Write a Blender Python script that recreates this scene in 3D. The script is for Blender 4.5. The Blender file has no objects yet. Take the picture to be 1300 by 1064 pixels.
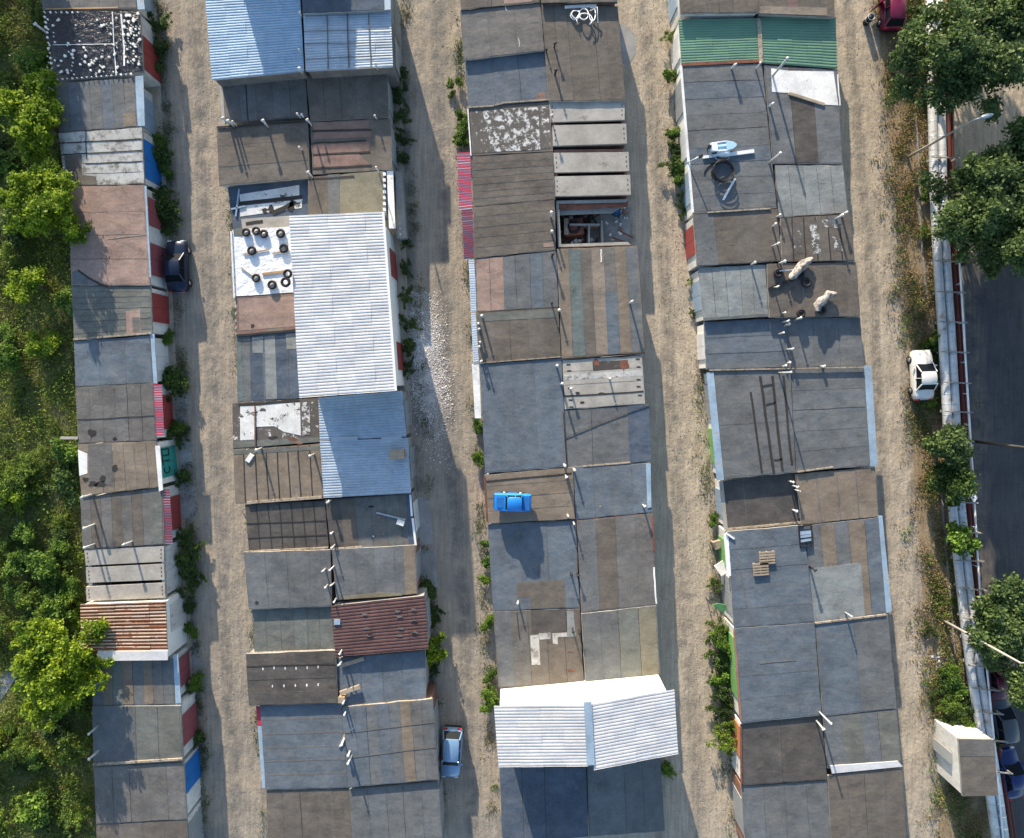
import bpy, math, random
import numpy as np
from mathutils import Vector
random.seed(7); RNG = np.random.default_rng(11)
C = bpy.context.scene.collection
S, H = 722.22, 46.0
def P(px, py, h=0.0):                      # photo pixel + height above ground -> world x, y
    k = (H - h) / S
    return ((px - 650) * k, -(py - 487) * k)
def PV(px, py, h=0.0):
    x, y = P(px, py, h); return Vector((x, y, h))
# ------------------------------------------------------------------ materials
MATS = {}
def nm(m): 
    m.use_nodes = True; nt = m.node_tree; return nt, nt.nodes, nt.links
def base_mat(name, col, rough=.9, metal=0.0, var=.22, streak=0, stain=None, stain_lo=.6, stain_hi=.66, stain_scale=1.2,
             speck=.12, bump=.25, bdist=.02, bscale=6, spec=.3, dust=0.0, puddle=False):
    if name in MATS: return MATS[name]
    m = bpy.data.materials.new(name); nt, N, L = nm(m)
    b = N['Principled BSDF']; b.inputs['Roughness'].default_value = rough; b.inputs['Metallic'].default_value = metal
    b.inputs['Specular IOR Level'].default_value = spec
    geo = N.new('ShaderNodeNewGeometry')
    def noise(scale, detail=4, rgh=.6, vec=None):
        n = N.new('ShaderNodeTexNoise'); n.inputs['Scale'].default_value = scale; n.inputs['Detail'].default_value = detail
        n.inputs['Roughness'].default_value = rgh; L.new(vec or geo.outputs['Position'], n.inputs['Vector']); return n
    def mrange(src, a, b_, c, d):
        r = N.new('ShaderNodeMapRange'); r.inputs[1].default_value = a; r.inputs[2].default_value = b_
        r.inputs[3].default_value = c; r.inputs[4].default_value = d; L.new(src, r.inputs[0]); return r.outputs[0]
    def mul(a, b_):
        x = N.new('ShaderNodeMath'); x.operation = 'MULTIPLY'; L.new(a, x.inputs[0]); L.new(b_, x.inputs[1]); return x.outputs[0]
    f = mrange(noise(.45, 5, .65).outputs['Fac'], .3, .7, 1 - var, 1 + var)
    f = mul(f, mrange(noise(14, 3, .7).outputs['Fac'], .3, .7, 1 - speck, 1 + speck))
    f = mul(f, mrange(noise(2.2, 4, .7).outputs['Fac'], .3, .7, 1 - var * .6, 1 + var * .6))
    if puddle:
        n0 = noise(.55, 3, .6).outputs['Fac']; ab = N.new('ShaderNodeMath'); ab.operation = 'COMPARE'; L.new(n0, ab.inputs[0]); ab.inputs[1].default_value = .56; ab.inputs[2].default_value = .006
        f = mul(f, mrange(n0, .55, .57, 1.0, .88)); f = mul(f, mrange(ab.outputs[0], 0, 1, 1, 1.14))
        n1 = noise(1.3, 8, .8).outputs['Fac']; f = mul(f, mrange(n1, .58, .72, 1, 1.28)); f = mul(f, mrange(noise(.9, 7, .78).outputs['Fac'], .3, .42, .72, 1))
    if streak:
        mp = N.new('ShaderNodeMapping'); mp.inputs['Scale'].default_value = (3, .4, 1) if streak == 1 else (.4, 3, 1)
        L.new(geo.outputs['Position'], mp.inputs['Vector'])
        f = mul(f, mrange(noise(1.2, 3, .6, mp.outputs[0]).outputs['Fac'], .35, .65, .94, 1.06))
    mx = N.new('ShaderNodeVectorMath'); mx.operation = 'SCALE'; mx.inputs[0].default_value = col; L.new(f, mx.inputs['Scale'])
    out = mx.outputs[0]
    if dust:
        mix = N.new('ShaderNodeMix'); mix.data_type = 'RGBA'
        L.new(mrange(noise(.8, 6, .75).outputs['Fac'], .48, .75, 0, dust), mix.inputs[0])
        L.new(out, mix.inputs[6]); mix.inputs[7].default_value = (.27, .235, .19, 1); out = mix.outputs[2]
    if stain:
        mix = N.new('ShaderNodeMix'); mix.data_type = 'RGBA'
        L.new(mrange(noise(stain_scale, 8, .75).outputs['Fac'], stain_lo, stain_hi, 0, 1), mix.inputs[0])
        L.new(out, mix.inputs[6]); mix.inputs[7].default_value = (*stain, 1); out = mix.outputs[2]
    L.new(out, b.inputs['Base Color'])
    if bump:
        bp = N.new('ShaderNodeBump'); bp.inputs['Strength'].default_value = bump; bp.inputs['Distance'].default_value = bdist
        L.new(noise(bscale, 6, .7).outputs['Fac'], bp.inputs['Height']); out_n = bp.outputs[0]
        if puddle:
            b2 = N.new('ShaderNodeBump'); b2.inputs['Strength'].default_value = .55; b2.inputs['Distance'].default_value = .12
            mp2 = N.new('ShaderNodeMapping'); mp2.inputs['Scale'].default_value = (.7, 1.1, 1); L.new(geo.outputs['Position'], mp2.inputs['Vector'])
            L.new(noise(.9, 3, .5, mp2.outputs[0]).outputs['Fac'], b2.inputs['Height']); L.new(out_n, b2.inputs['Normal']); out_n = b2.outputs[0]
        L.new(out_n, b.inputs['Normal'])
    MATS[name] = m; return m
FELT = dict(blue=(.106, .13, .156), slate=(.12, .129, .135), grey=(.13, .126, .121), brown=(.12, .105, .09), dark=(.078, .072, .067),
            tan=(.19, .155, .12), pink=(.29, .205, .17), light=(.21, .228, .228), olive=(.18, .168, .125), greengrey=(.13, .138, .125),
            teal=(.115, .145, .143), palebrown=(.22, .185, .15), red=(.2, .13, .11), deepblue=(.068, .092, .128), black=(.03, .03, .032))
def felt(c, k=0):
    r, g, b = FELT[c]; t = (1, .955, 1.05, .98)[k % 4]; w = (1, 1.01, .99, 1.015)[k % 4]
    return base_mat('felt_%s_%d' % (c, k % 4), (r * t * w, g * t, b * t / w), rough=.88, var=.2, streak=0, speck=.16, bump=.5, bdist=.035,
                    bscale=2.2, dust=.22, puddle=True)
def paint(name, col, rough=.5, metal=0.0, **k): return base_mat('paint_' + name, col, rough, metal, **{**dict(var=.07, speck=.04, bump=.1), **k})
M_conc = base_mat('concrete_slab', (.34, .32, .285), .9, stain=(.12, .1, .08), stain_lo=.58, stain_hi=.72, stain_scale=1.1, bump=.5)
M_conc2 = base_mat('concrete_wall', (.27, .265, .25), .92, stain=(.15, .13, .11), stain_lo=.55, stain_hi=.75)
M_plaster = base_mat('plaster_white', (.62, .61, .57), .85, stain=(.3, .27, .23), stain_lo=.58, stain_hi=.7, stain_scale=.9)
M_whitewall = base_mat('painted_white_wall', (.8, .78, .72), .8, var=.05, speck=.1, bscale=12, bump=.5)
M_whitewash = base_mat('whitewash', (.42, .42, .4), .9, streak=2, stain=(.16, .15, .13), stain_lo=.5, stain_hi=.6, stain_scale=1.6)
M_brick = base_mat('brick', (.25, .13, .09), .9, stain=(.33, .3, .26), stain_lo=.6, stain_hi=.65)
M_tar = base_mat('tar_seam', (.035, .032, .03), .8)
M_seam = base_mat('felt_overlap', (.085, .09, .096), .9)
M_tarw = base_mat('weathered_seam', (.13, .125, .12), .9)
M_mortar = base_mat('mortar_edge', (.33, .28, .22), .95, stain=(.12, .1, .08), stain_lo=.5, stain_hi=.6, stain_scale=4)
M_spots = base_mat('flaking_white', (.1, .092, .082), .9, stain=(.55, .55, .54), stain_lo=.5, stain_hi=.56, stain_scale=2.1)
M_spots2 = base_mat('flaking_white_sparse', (.1, .09, .08), .9, stain=(.6, .6, .58), stain_lo=.57, stain_hi=.61, stain_scale=1.8)
M_snow = base_mat('peeling_white', (.62, .62, .6), .9, stain=(.08, .075, .07), stain_lo=.56, stain_hi=.58, stain_scale=1.1)
M_sheetw = base_mat('white_sheet', (.7, .7, .68), .8, stain=(.3, .29, .27), stain_lo=.6, stain_hi=.68, stain_scale=2)
M_tarp = base_mat('white_tarp', (.8, .81, .83), .6, var=.04, bump=1.0, bdist=.15, bscale=1.6, speck=.03)
M_film = base_mat('black_film', (.008, .013, .022), .22, spec=.4, bump=1.0, bdist=.12, bscale=2.2, speck=.1)
M_galv = base_mat('galvanised', (.42, .47, .52), .45, .35, var=.1, stain=(.3, .17, .09), stain_lo=.66, stain_hi=.72, stain_scale=.7)
M_galvblue = base_mat('pale_blue_metal', (.31, .41, .5), .5, .2, var=.22, stain=(.35, .27, .19), stain_lo=.58, stain_hi=.7, stain_scale=.9)
M_whitemetal = paint('white_metal', (.8, .8, .8), .4, .1)
M_corrwhite = base_mat('corr_white', (.6, .595, .59), .45, .1, var=.1, streak=2, bump=.1, stain=(.38, .35, .31), stain_lo=.64, stain_hi=.74, stain_scale=.8)
M_corrblue = base_mat('corr_blue', (.26, .38, .5), .55, .1, var=.12, streak=2, bump=.1)
M_corrpale = base_mat('corr_pale_blue', (.34, .41, .48), .55, .1, var=.15, streak=2, bump=.1)
M_corrgreen = paint('corr_green', (.13, .25, .17), .5, .1, stain=(.35, .4, .36), stain_lo=.68, stain_hi=.72)
M_rust = base_mat('rusty_corrugated', (.5, .45, .38), .7, .1, stain=(.24, .085, .035), stain_lo=.42, stain_hi=.56, stain_scale=2.6)
M_rustdeep = base_mat('deep_rust', (.2, .075, .035), .8, var=.3, stain=(.42, .3, .2), stain_lo=.56, stain_hi=.66, stain_scale=1.6)
M_rustpale = base_mat('pale_zinc', (.5, .44, .36), .6, .1, var=.1, stain=(.24, .09, .04), stain_lo=.55, stain_hi=.62, stain_scale=1.3)
M_slate = base_mat('maroon_sheet', (.1, .055, .052), .7, var=.25, stain=(.3, .29, .29), stain_lo=.7, stain_hi=.73, stain_scale=2.2)
M_rustplain = base_mat('rusty_steel', (.19, .075, .05), .85, stain=(.12, .05, .03), stain_lo=.5, stain_hi=.6)
M_wood = base_mat('weathered_wood', (.33, .27, .2), .85, streak=2)
M_orangewood = base_mat('fresh_board', (.42, .26, .13), .8)
M_rubber = base_mat('rubber', (.018, .018, .02), .75)
M_glass = base_mat('dark_glass', (.008, .011, .015), .35, spec=.06, bump=0, var=.02, speck=0)
M_chrome = paint('chrome', (.6, .6, .62), .2, .9, bump=0)
M_black = base_mat('black_plastic', (.02, .02, .022), .5)
M_redlamp = paint('red_lens', (.45, .02, .02), .25)
M_lamp = paint('lamp_lens', (.75, .78, .8), .15)
M_dark = base_mat('dark_mottled', (.06, .055, .05), .95, stain=(.16, .14, .12), stain_lo=.55, stain_hi=.65, stain_scale=2)  # very dark mottled tone for floors, debris and a roof patch
DOOR = dict(red=(.31, .06, .055), maroon=(.3, .09, .1), blue=(.02, .17, .5), paleblue=(.3, .4, .5), white=(.66, .67, .67), teal=(.04, .3, .26),
            green=(.2, .42, .14), grey=(.3, .32, .33), orange=(.45, .2, .09), rustwhite=(.6, .58, .55), darkblue=(.03, .08, .25), brown=(.2, .11, .07))
def door_mat(c):
    return base_mat('door_' + c, DOOR[c], .5, .1, var=.1, stain=(.3, .15, .08), stain_lo=.66 if c != 'rustwhite' else .56, stain_hi=.7, stain_scale=1.3, bump=.15)
def leafmat(name, dark, light, trans=.3):
    m = bpy.data.materials.new(name); nt, N, L = nm(m)
    b = N['Principled BSDF']; b.inputs['Roughness'].default_value = .6; b.inputs['Specular IOR Level'].default_value = .3
    g = N.new('ShaderNodeNewGeometry'); rp = N.new('ShaderNodeMix'); rp.data_type = 'RGBA'
    n = N.new('ShaderNodeTexNoise'); n.inputs['Scale'].default_value = .55; n.inputs['Detail'].default_value = 3; L.new(g.outputs['Position'], n.inputs['Vector'])
    a = N.new('ShaderNodeMath'); a.operation = 'MULTIPLY_ADD'; L.new(n.outputs['Fac'], a.inputs[0]); a.inputs[1].default_value = 1.6; a.inputs[2].default_value = -.45
    c = N.new('ShaderNodeMath'); c.operation = 'MULTIPLY_ADD'; L.new(g.outputs['Random Per Island'], c.inputs[0]); c.inputs[1].default_value = .7; c.inputs[2].default_value = -.3
    d = N.new('ShaderNodeMath'); d.operation = 'ADD'; d.use_clamp = True; L.new(a.outputs[0], d.inputs[0]); L.new(c.outputs[0], d.inputs[1])
    L.new(d.outputs[0], rp.inputs[0]); rp.inputs[6].default_value = (*dark, 1); rp.inputs[7].default_value = (*light, 1)
    L.new(rp.outputs[2], b.inputs['Base Color'])
    t = N.new('ShaderNodeBsdfTranslucent'); L.new(rp.outputs[2], t.inputs['Color'])
    mx = N.new('ShaderNodeMixShader'); mx.inputs[0].default_value = trans
    L.new(b.outputs[0], mx.inputs[1]); L.new(t.outputs[0], mx.inputs[2]); L.new(mx.outputs[0], N['Material Output'].inputs['Surface'])
    return m
L_bright = leafmat('maple_leaf', (.08, .16, .012), (.38, .48, .03), .4)
L_mid = leafmat('bush_leaf', (.045, .1, .018), (.2, .32, .04))
L_dark = leafmat('tree_leaf', (.04, .08, .025), (.17, .24, .07))
L_dry = leafmat('dry_grass_blade', (.19, .145, .06), (.42, .33, .17))
L_weed = leafmat('weed_leaf', (.03, .06, .015), (.12, .19, .04))
L_blade = leafmat('slope_grass_blade', (.1, .14, .025), (.36, .38, .08))
L_grass = leafmat('slope_leaf', (.05, .1, .015), (.24, .33, .045))
M_maroonpipe = base_mat('maroon_pipe', (.13, .035, .03), .8)
M_bark = base_mat('bark', (.12, .09, .07), .9)
# ------------------------------------------------------------------ mesh builder
class MB:
    def __init__(s): s.v = []; s.f = []; s.m = []; s.mats = []; s.sm = []
    def mi(s, m):
        if m not in s.mats: s.mats.append(m)
        return s.mats.index(m)
    def add(s, vs, fs, m, smooth=False):
        o = len(s.v); s.v += [tuple(v) for v in vs]; k = s.mi(m)
        for f in fs: s.f.append(tuple(i + o for i in f)); s.m.append(k); s.sm.append(smooth)
    def prism(s, poly, z0, z1, m, mt=None):        # poly counter-clockwise or not, vertical prism
        n = len(poly); vs = [(p[0], p[1], z0) for p in poly] + [(p[0], p[1], z1) for p in poly]
        a = sum(poly[i][0] * poly[(i + 1) % n][1] - poly[(i + 1) % n][0] * poly[i][1] for i in range(n))
        sd = [(i, (i + 1) % n, n + (i + 1) % n, n + i) for i in range(n)]
        top = tuple(range(n, 2 * n)); bot = tuple(range(n - 1, -1, -1))
        if a < 0: sd = [f[::-1] for f in sd]; top = top[::-1]; bot = bot[::-1]
        s.add(vs, sd + [bot], m); s.add([v for v in vs[n:]], [tuple(range(n)) if a > 0 else tuple(range(n - 1, -1, -1))], mt or m)
    def box(s, c, d, m, rz=0, tilt=0):
        hx, hy, hz = d[0] / 2, d[1] / 2, d[2] / 2; cr, sr = math.cos(rz), math.sin(rz); vs = []
        for z in (-hz, hz):
            for x, y in ((-hx, -hy), (hx, -hy), (hx, hy), (-hx, hy)):
                zz = z + x * math.tan(tilt)
                vs.append((c[0] + x * cr - y * sr, c[1] + x * sr + y * cr, c[2] + zz))
        s.add(vs, [(3, 2, 1, 0), (4, 5, 6, 7), (0, 1, 5, 4), (1, 2, 6, 5), (2, 3, 7, 6), (3, 0, 4, 7)], m)
    def bar(s, a, b, w, t, m):                       # box along a-b
        a = Vector(a); b = Vector(b); d = b - a; L = d.length
        if L < 1e-5: return
        d /= L; up = Vector((0, 0, 1)) if abs(d.z) < .95 else Vector((1, 0, 0)); sx = d.cross(up).normalized(); uz = sx.cross(d)
        vs = [p + sx * (w / 2 * i) + uz * (t / 2 * j) for p in (a, b) for i, j in ((-1, -1), (1, -1), (1, 1), (-1, 1))]
        s.add(vs, [(0, 1, 2, 3), (7, 6, 5, 4), (0, 4, 5, 1), (1, 5, 6, 2), (2, 6, 7, 3), (3, 7, 4, 0)], m)
    def tube(s, pts, r, m, n=8, r2=None, caps=True):
        pts = [Vector(p) for p in pts]; k = len(pts); vs = []
        for i, p in enumerate(pts):
            d = (pts[min(i + 1, k - 1)] - pts[max(i - 1, 0)])
            d = d.normalized() if d.length > 1e-6 else Vector((0, 0, 1))
            up = Vector((0, 0, 1)) if abs(d.z) < .9 else Vector((1, 0, 0)); a = d.cross(up).normalized(); b = a.cross(d)
            rr = r if r2 is None else r + (r2 - r) * i / (k - 1)
            vs += [p + (a * math.cos(t) + b * math.sin(t)) * rr for t in (2 * math.pi * j / n for j in range(n))]
        fs = [(i * n + j, i * n + (j + 1) % n, (i + 1) * n + (j + 1) % n, (i + 1) * n + j) for i in range(k - 1) for j in range(n)]
        if caps: fs += [tuple(range(n - 1, -1, -1)), tuple(range((k - 1) * n, k * n))]
        s.add(vs, [f[::-1] for f in fs], m, True)
    def torus(s, c, R, r, m, n=20, k=8, sq=1.0):
        vs = []
        for i in range(n):
            a = 2 * math.pi * i / n
            for j in range(k):
                b = 2 * math.pi * j / k; q = R + r * math.cos(b)
                vs.append((c[0] + q * math.cos(a), c[1] + q * math.sin(a), c[2] + r * sq * math.sin(b)))
        s.add(vs, [(i * k + j, ((i + 1) % n) * k + j, ((i + 1) % n) * k + (j + 1) % k, i * k + (j + 1) % k) for i in range(n) for j in range(k)], m, True)
    def loft(s, rings, m, caps=True, smooth=False, mat_of=None):
        n = len(rings[0]); k = len(rings); vs = [v for r in rings for v in r]
        s.add(vs, [(i * n + j, i * n + (j + 1) % n, (i + 1) * n + (j + 1) % n, (i + 1) * n + j) for i in range(k - 1) for j in range(n)], m, smooth)
        if caps: s.add(rings[0], [tuple(range(n - 1, -1, -1))], m); s.add(rings[-1], [tuple(range(n))], m)
    def build(s, name, parent=None, off=None):
        if off is None: off = parent_world(parent) if parent else Vector((0, 0, 0))
        me = bpy.data.meshes.new(name); me.from_pydata([(v[0] - off[0], v[1] - off[1], v[2] - off[2]) for v in s.v], [], s.f)
        for m in s.mats: me.materials.append(m)
        me.polygons.foreach_set('material_index', s.m); me.polygons.foreach_set('use_smooth', s.sm); me.update()
        o = bpy.data.objects.new(name, me); C.objects.link(o)
        if parent: o.parent = parent
        return o
WP = {}
def parent_world(o): return WP.get(o.name, Vector((0, 0, 0)))
def tag(o, label=None, cat=None, group=None, kind=None):
    if label: o['label'] = label
    if cat: o['category'] = cat
    if group: o['group'] = group
    if kind: o['kind'] = kind
    return o
def thing(name, label, cat, loc=(0, 0, 0), group=None, rz=0):
    o = bpy.data.objects.new(name, None); C.objects.link(o); o.location = loc; o.rotation_euler.z = rz; o.empty_display_size = .3
    WP[o.name] = Vector(loc); return tag(o, label, cat, group)
def solo(mb, name, label, cat, group=None, loc=None):      # a thing that is one mesh, origin at loc
    loc = Vector(loc or (0, 0, 0)); o = mb.build(name, None, loc); o.location = loc; return tag(o, label, cat, group)
def copy_tree(o, loc, rz=0, label=None, scale=None):
    r = o.copy(); C.objects.link(r); r.location = loc; r.rotation_euler.z = rz
    if scale: r.scale = scale
    if label: r['label'] = label
    for ch in o.children:
        c = ch.copy(); C.objects.link(c); c.parent = r
        for g in ch.children:
            d = g.copy(); C.objects.link(d); d.parent = c
    return r
# ------------------------------------------------------------------ garages
GAR = []
def lerp(a, b, t): return (a[0] + (b[0] - a[0]) * t, a[1] + (b[1] - a[1]) * t)
def bil(q, u, v): return lerp(lerp(q[0], q[1], u), lerp(q[3], q[2], u), v)
PROF = (0, .1, .1, .1, 0, -1.3)
def corrugated(mb, q, z, m, pitch=.22, amp=.035, dirn='h', sheets=4, thick=.02, z2=None, z3=None):
    # ridges run along u ('h') or along v ('v'); z at TL side, z2 at right side (slope)
    z2 = z if z2 is None else z2
    if dirn == 'v': q = [q[3], q[0], q[1], q[2]]
    ln = math.dist(q[0], q[3]); n = max(2, int(ln / pitch)); per = 6; rows = n * per; cols = sheets
    vs = []; fs = []
    for c in range(cols):
        o = len(vs)
        for i in range(rows + 1):
            for u in (c / cols, min(1, (c + 1) / cols + (.004 if c < cols - 1 else 0))):
                p = bil(q, u, i / rows)
                vs.append((p[0], p[1], z + (z2 - z) * u + amp * PROF[i % per] + (c % 2) * .01 + .012 * math.sin(i * .11 + c * 2)))
        for i in range(rows):
            a = o + 2 * i; fs.append((a, a + 2, a + 3, a + 1))
    if m is M_rust:
        k = mb.mi(M_rustpale); o = len(mb.f); mb.add(vs, fs, M_rustdeep, True)
        for j in range(o, len(mb.f)):
            r = (j - o) % rows
            if r % per in (0, 1) and random.random() < .9: mb.m[j] = k
    else: mb.add(vs, fs, m, True)
def poly_line(mb, pts, w, z, m, t=.006):
    for a, b in zip(pts[:-1], pts[1:]):
        mb.bar((a[0], a[1], z), (b[0], b[1], z), w, t, m)
def garage(label, quad, h, col, strips=None, feats=(), corr=None, trims=(), doors=(), wall=None, group='garages standing in long joined rows', over=.12,
           open_sides=(), slabs=None, seam=None, edge=None, slope=0, awn=None):
    if isinstance(strips, list): feats, strips = strips, None
    i = len(GAR); h = h + (i % 9) * .013
    q = [P(x, y, h) for x, y in quad]
    cx = sum(p[0] for p in q) / 4; cy = sum(p[1] for p in q) / 4
    root = thing('garage', label, 'garage', (cx, cy, 0), group); GAR.append((root, q, h))
    c = (cx, cy)
    def ins(p, d):
        v = Vector((c[0] - p[0], c[1] - p[1])); 
        return (p[0] + math.copysign(d, v.x), p[1] + math.copysign(d, v.y))
    w1 = [ins(p, over) for p in q]; w2 = [ins(p, over + .22) for p in q]
    zt = h - .16
    wm = wall or random.choice([M_conc2, M_plaster, M_brick, M_conc2])
    b = MB(); n = 4
    for k in range(4):
        a_, b_ = k, (k + 1) % 4
        if k in open_sides: continue
        vs = [(*w1[a_], 0), (*w1[b_], 0), (*w1[b_], zt), (*w1[a_], zt), (*w2[a_], 0), (*w2[b_], 0), (*w2[b_], zt), (*w2[a_], zt)]
        b.add(vs, [(1, 0, 3, 2), (4, 5, 6, 7), (3, 7, 6, 2), (0, 4, 7, 3), (1, 2, 6, 5)], wm)
    b.build('wall', root)
    r = MB()
    if slabs is not None:
        for (sq) in slabs:
            pp = [P(x, y, h) for x, y in sq]; sb = MB(); sb.prism(pp, h - .24, h, M_conc)
            for uu in (.035, .965):
                for vv in (.25, .5, .75):
                    p = bil(pp, uu, vv); sb.box((p[0], p[1], h + .002), (.07, .14, .012), M_tar)
            sb.build('roof_slab', root)
        f = MB(); f.prism([ins(p, over + .2) for p in q], .0, .03, M_dark); f.build('floor', root)
    elif corr:
        cm, pitch, amp, dr = corr
        corrugated(r, q, h, cm, pitch, amp, dr, sheets=5, z2=h + slope)
        e = MB()
        for k in range(4):
            pa, pb = q[k], q[(k + 1) % 4]
            za, zb = (h - .06 + (slope if k in (1,) or k == 0 else 0)), 0
        qq = [ins(p, .06) for p in q]; zs = [h - .05, h - .05 + slope, h - .05 + slope, h - .05]
        e.add([(*qq[j], zs[j]) for j in range(4)] + [(*qq[j], h - .17) for j in range(4)],
              [(0, 3, 2, 1), (4, 5, 6, 7), (0, 1, 5, 4), (1, 2, 6, 5), (2, 3, 7, 6), (3, 0, 4, 7)], M_wood)
        e.build('roof_frame', root)
    else:
        # slab with slightly ragged outline
        out = []
        for k in range(4):
            for t in range(8):
                p = lerp(q[k], q[(k + 1) % 4], t / 8); j = 0 if t == 0 else .022
                out.append((p[0] + random.uniform(-j, j), p[1] + random.uniform(-j * 1.5, j * 1.5)))
        r.prism(out, h - .16, h, M_conc2 if edge is None else edge, felt(col) if isinstance(col, str) else col)
        if strips:
            dr, n = strips[0], strips[1]; cols = strips[2] if len(strips) > 2 else None
            cuts = [0.012] + [min(.985, max(.015, (k + random.uniform(-.06, .06)) / n)) for k in range(1, n)] + [.988]
            for k in range(n):
                a0, a1 = cuts[k], cuts[k + 1]
                m = (felt(cols[k % len(cols)], k) if cols else (felt(col, random.randrange(4)) if isinstance(col, str) else col))
                # each strip itself laid in one or two lengths
                br = [0.012, .988] if random.random() < .6 else [.012, random.uniform(.25, .75), .988]
                for bi in range(len(br) - 1):
                    uv = ((a0, br[bi]), (a1, br[bi]), (a1, br[bi + 1]), (a0, br[bi + 1]))
                    pp = [bil(q, u, v) if dr == 'v' else bil(q, v, u) for u, v in uv]
                    zz = h + .006 + (k % 2) * .004 + bi * .0015
                    nn = 8; ed = []
                    ed = []
                    for e in range(4):
                        A_, B_ = pp[e], pp[(e + 1) % 4]
                        for t in range(6):
                            w_ = lerp(A_, B_, t / 6); j = .008 if t == 0 else .028; ed.append((w_[0] + random.uniform(-j, j), w_[1] + random.uniform(-j, j)))
                    r.prism(ed, h + .001, zz, m)
                if k:
                    sm = seam or random.choice([M_tar, M_seam, M_seam, M_seam, M_tarw])
                    pts = [bil(q, a0 + random.uniform(-.004, .004), t / 5 * .97 + .015) if dr == 'v' else bil(q, t / 5 * .97 + .015, a0 + random.uniform(-.004, .004)) for t in range(6)]
                    poly_line(r, pts, random.uniform(.015, .03) if seam is None else .1, h + .012, sm)
    hr_ = h; h = h + (.045 if corr else 0)
    for ft in feats:
        if ft[0] == 'p':
            m = felt(ft[1]) if isinstance(ft[1], str) else ft[1]
            pp = [P(x, y, h) for x, y in ft[2]]; lv = ft[3] if len(ft) > 3 else 1
            r.prism(pp, h + .001, h + .0115 + .004 * lv, m)
        elif ft[0] == 'l':
            pts = [P(x, y, h) for x, y in ft[3]]
            if len(pts) == 2: pts = [lerp(pts[0], pts[1], t / 5) for t in range(6)]; pts = [(p[0] + random.uniform(-.025, .025), p[1] + random.uniform(-.025, .025)) for p in pts]
            poly_line(r, pts, ft[2], h + .03, ft[1])
        elif ft[0] == 'b':                               # kerb or parapet bead
            pts = [P(x, y, h) for x, y in ft[3]]
            poly_line(r, pts, ft[2], h + .05, ft[1], .1)
        elif ft[0] == 'blob':                            # irregular patch (cx, cy, rx, ry)
            X, Y, rx, ry = ft[2]; pp = []
            for t in range(14):
                a = 2 * math.pi * t / 14; k_ = random.uniform(.6, 1.15); pp.append(P(X + rx * k_ * math.cos(a), Y + ry * k_ * math.sin(a), h))
            r.prism(pp, h + .001, h + .022, ft[1])
    h = hr_
    if r.v: r.build('roof', root)
    for tm, tq, dz in trims:
        pp = [P(x, y, h + dz) for x, y in tq]; t_ = MB(); t_.prism(pp, h + dz - .05, h + dz + .021, tm); t_.build('flashing', root)
    if awn:
        am, aq, ah, dr = awn
        pp = [P(x, y, h - ah) for x, y in aq]; t_ = MB(); corrugated(t_, pp, h - .05, am[0], .36, .01, dr, 1)
        # alternate coloured pans
        lnn = 42
        for k in range(0, lnn):
            if k % 2: continue
            a0, a1 = k / lnn, (k + 1) / lnn
            t_.prism([bil(pp, 0, a0), bil(pp, 1, a0), bil(pp, 1, a1), bil(pp, 0, a1)], h - .045, h - .02, am[1])
        t_.build('awning', root)
    for side, f0, f1, dc in doors:
        a_, b_ = (w1[1], w1[2]) if side == 'E' else (w1[0], w1[3])
        p0, p1 = lerp(a_, b_, f0), lerp(a_, b_, f1); ox = .05 if side == 'E' else -.05
        d = MB(); hh = min(2.05, h - .3); dm = door_mat(dc)
        L = math.dist(p0, p1)
        pm = lerp(p0, p1, .5); ang = math.atan2(p1[1] - p0[1], p1[0] - p0[0])
        for sgn in (-1, 1):
            cxx = pm[0] + math.cos(ang) * sgn * L * .25 + ox; cyy = pm[1] + math.sin(ang) * sgn * L * .25
            d.box((cxx, cyy, hh / 2 + .03), (L * .49, .06, hh), dm, ang)
            for t in (.12, .88): d.box((cxx, cyy, hh * t), (L * .47, .09, .06), dm, ang)
        do = d.build('garage_door', root)
        g = MB(); g.box((pm[0] + ox * 2.1, pm[1] + .12, 1.05), (.05, .05, .22), M_black); g.box((pm[0] + ox * 2.4, pm[1] + .12, 1.0), (.06, .12, .08), M_black, 0); g.build('handle', do)
    return root
R1 = [('E',)]
RW = (paint('awn_white', (.62, .58, .57)), paint('awn_red', (.42, .04, .07))); RD = (paint('awn_grey', (.4, .36, .37)), paint('awn_maroon', (.2, .035, .055)))
WWs = (M_whitemetal, paint('awn_pale', (.5, .58, .66)))
# ---- row along the overgrown slope
garage('dark felt roofed garage above the one under black film', [(46, -62), (168, -66), (173, 10), (54, 12)], 2.3, 'grey', ('v', 5), trims=[(M_galvblue, [(169, -50), (178, -50), (184, 12), (175, 12)], -.02)], doors=[('E', .35, .85, 'paleblue')], wall=M_plaster)
garage('garage with its whole roof under wrinkled black film weighted with white lumps', [(55, 13), (177, 14), (182, 91), (68, 103)], 2.35, M_film, None,
       [('l', M_sheetw, .07, [(143, 15), (145, 60), (148, 95)]), ('l', M_sheetw, .12, [(154, 18), (158, 60), (158, 84)]), ('l', M_sheetw, .05, [(68, 57), (144, 56)]), ('l', M_orangewood, .1, [(58, 12), (150, 10)])], doors=[('E', .35, .95, 'red')], wall=M_plaster)
garage('blue grey felt garage with a pale blue steel eave below the film covered one', [(70, 106), (171, 99), (175, 161), (75, 168)], 2.3, 'slate', ('v', 7, ['slate', 'blue', 'slate', 'slate', 'blue', 'slate', 'grey']),
       [('p', 'tan', [(156, 144), (172, 143), (173, 160), (157, 161)])], trims=[(M_galvblue, [(172, 97), (182, 96), (184, 160), (173, 160)], -.03)], doors=[('E', .2, .95, 'paleblue')], wall=M_plaster)
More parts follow.
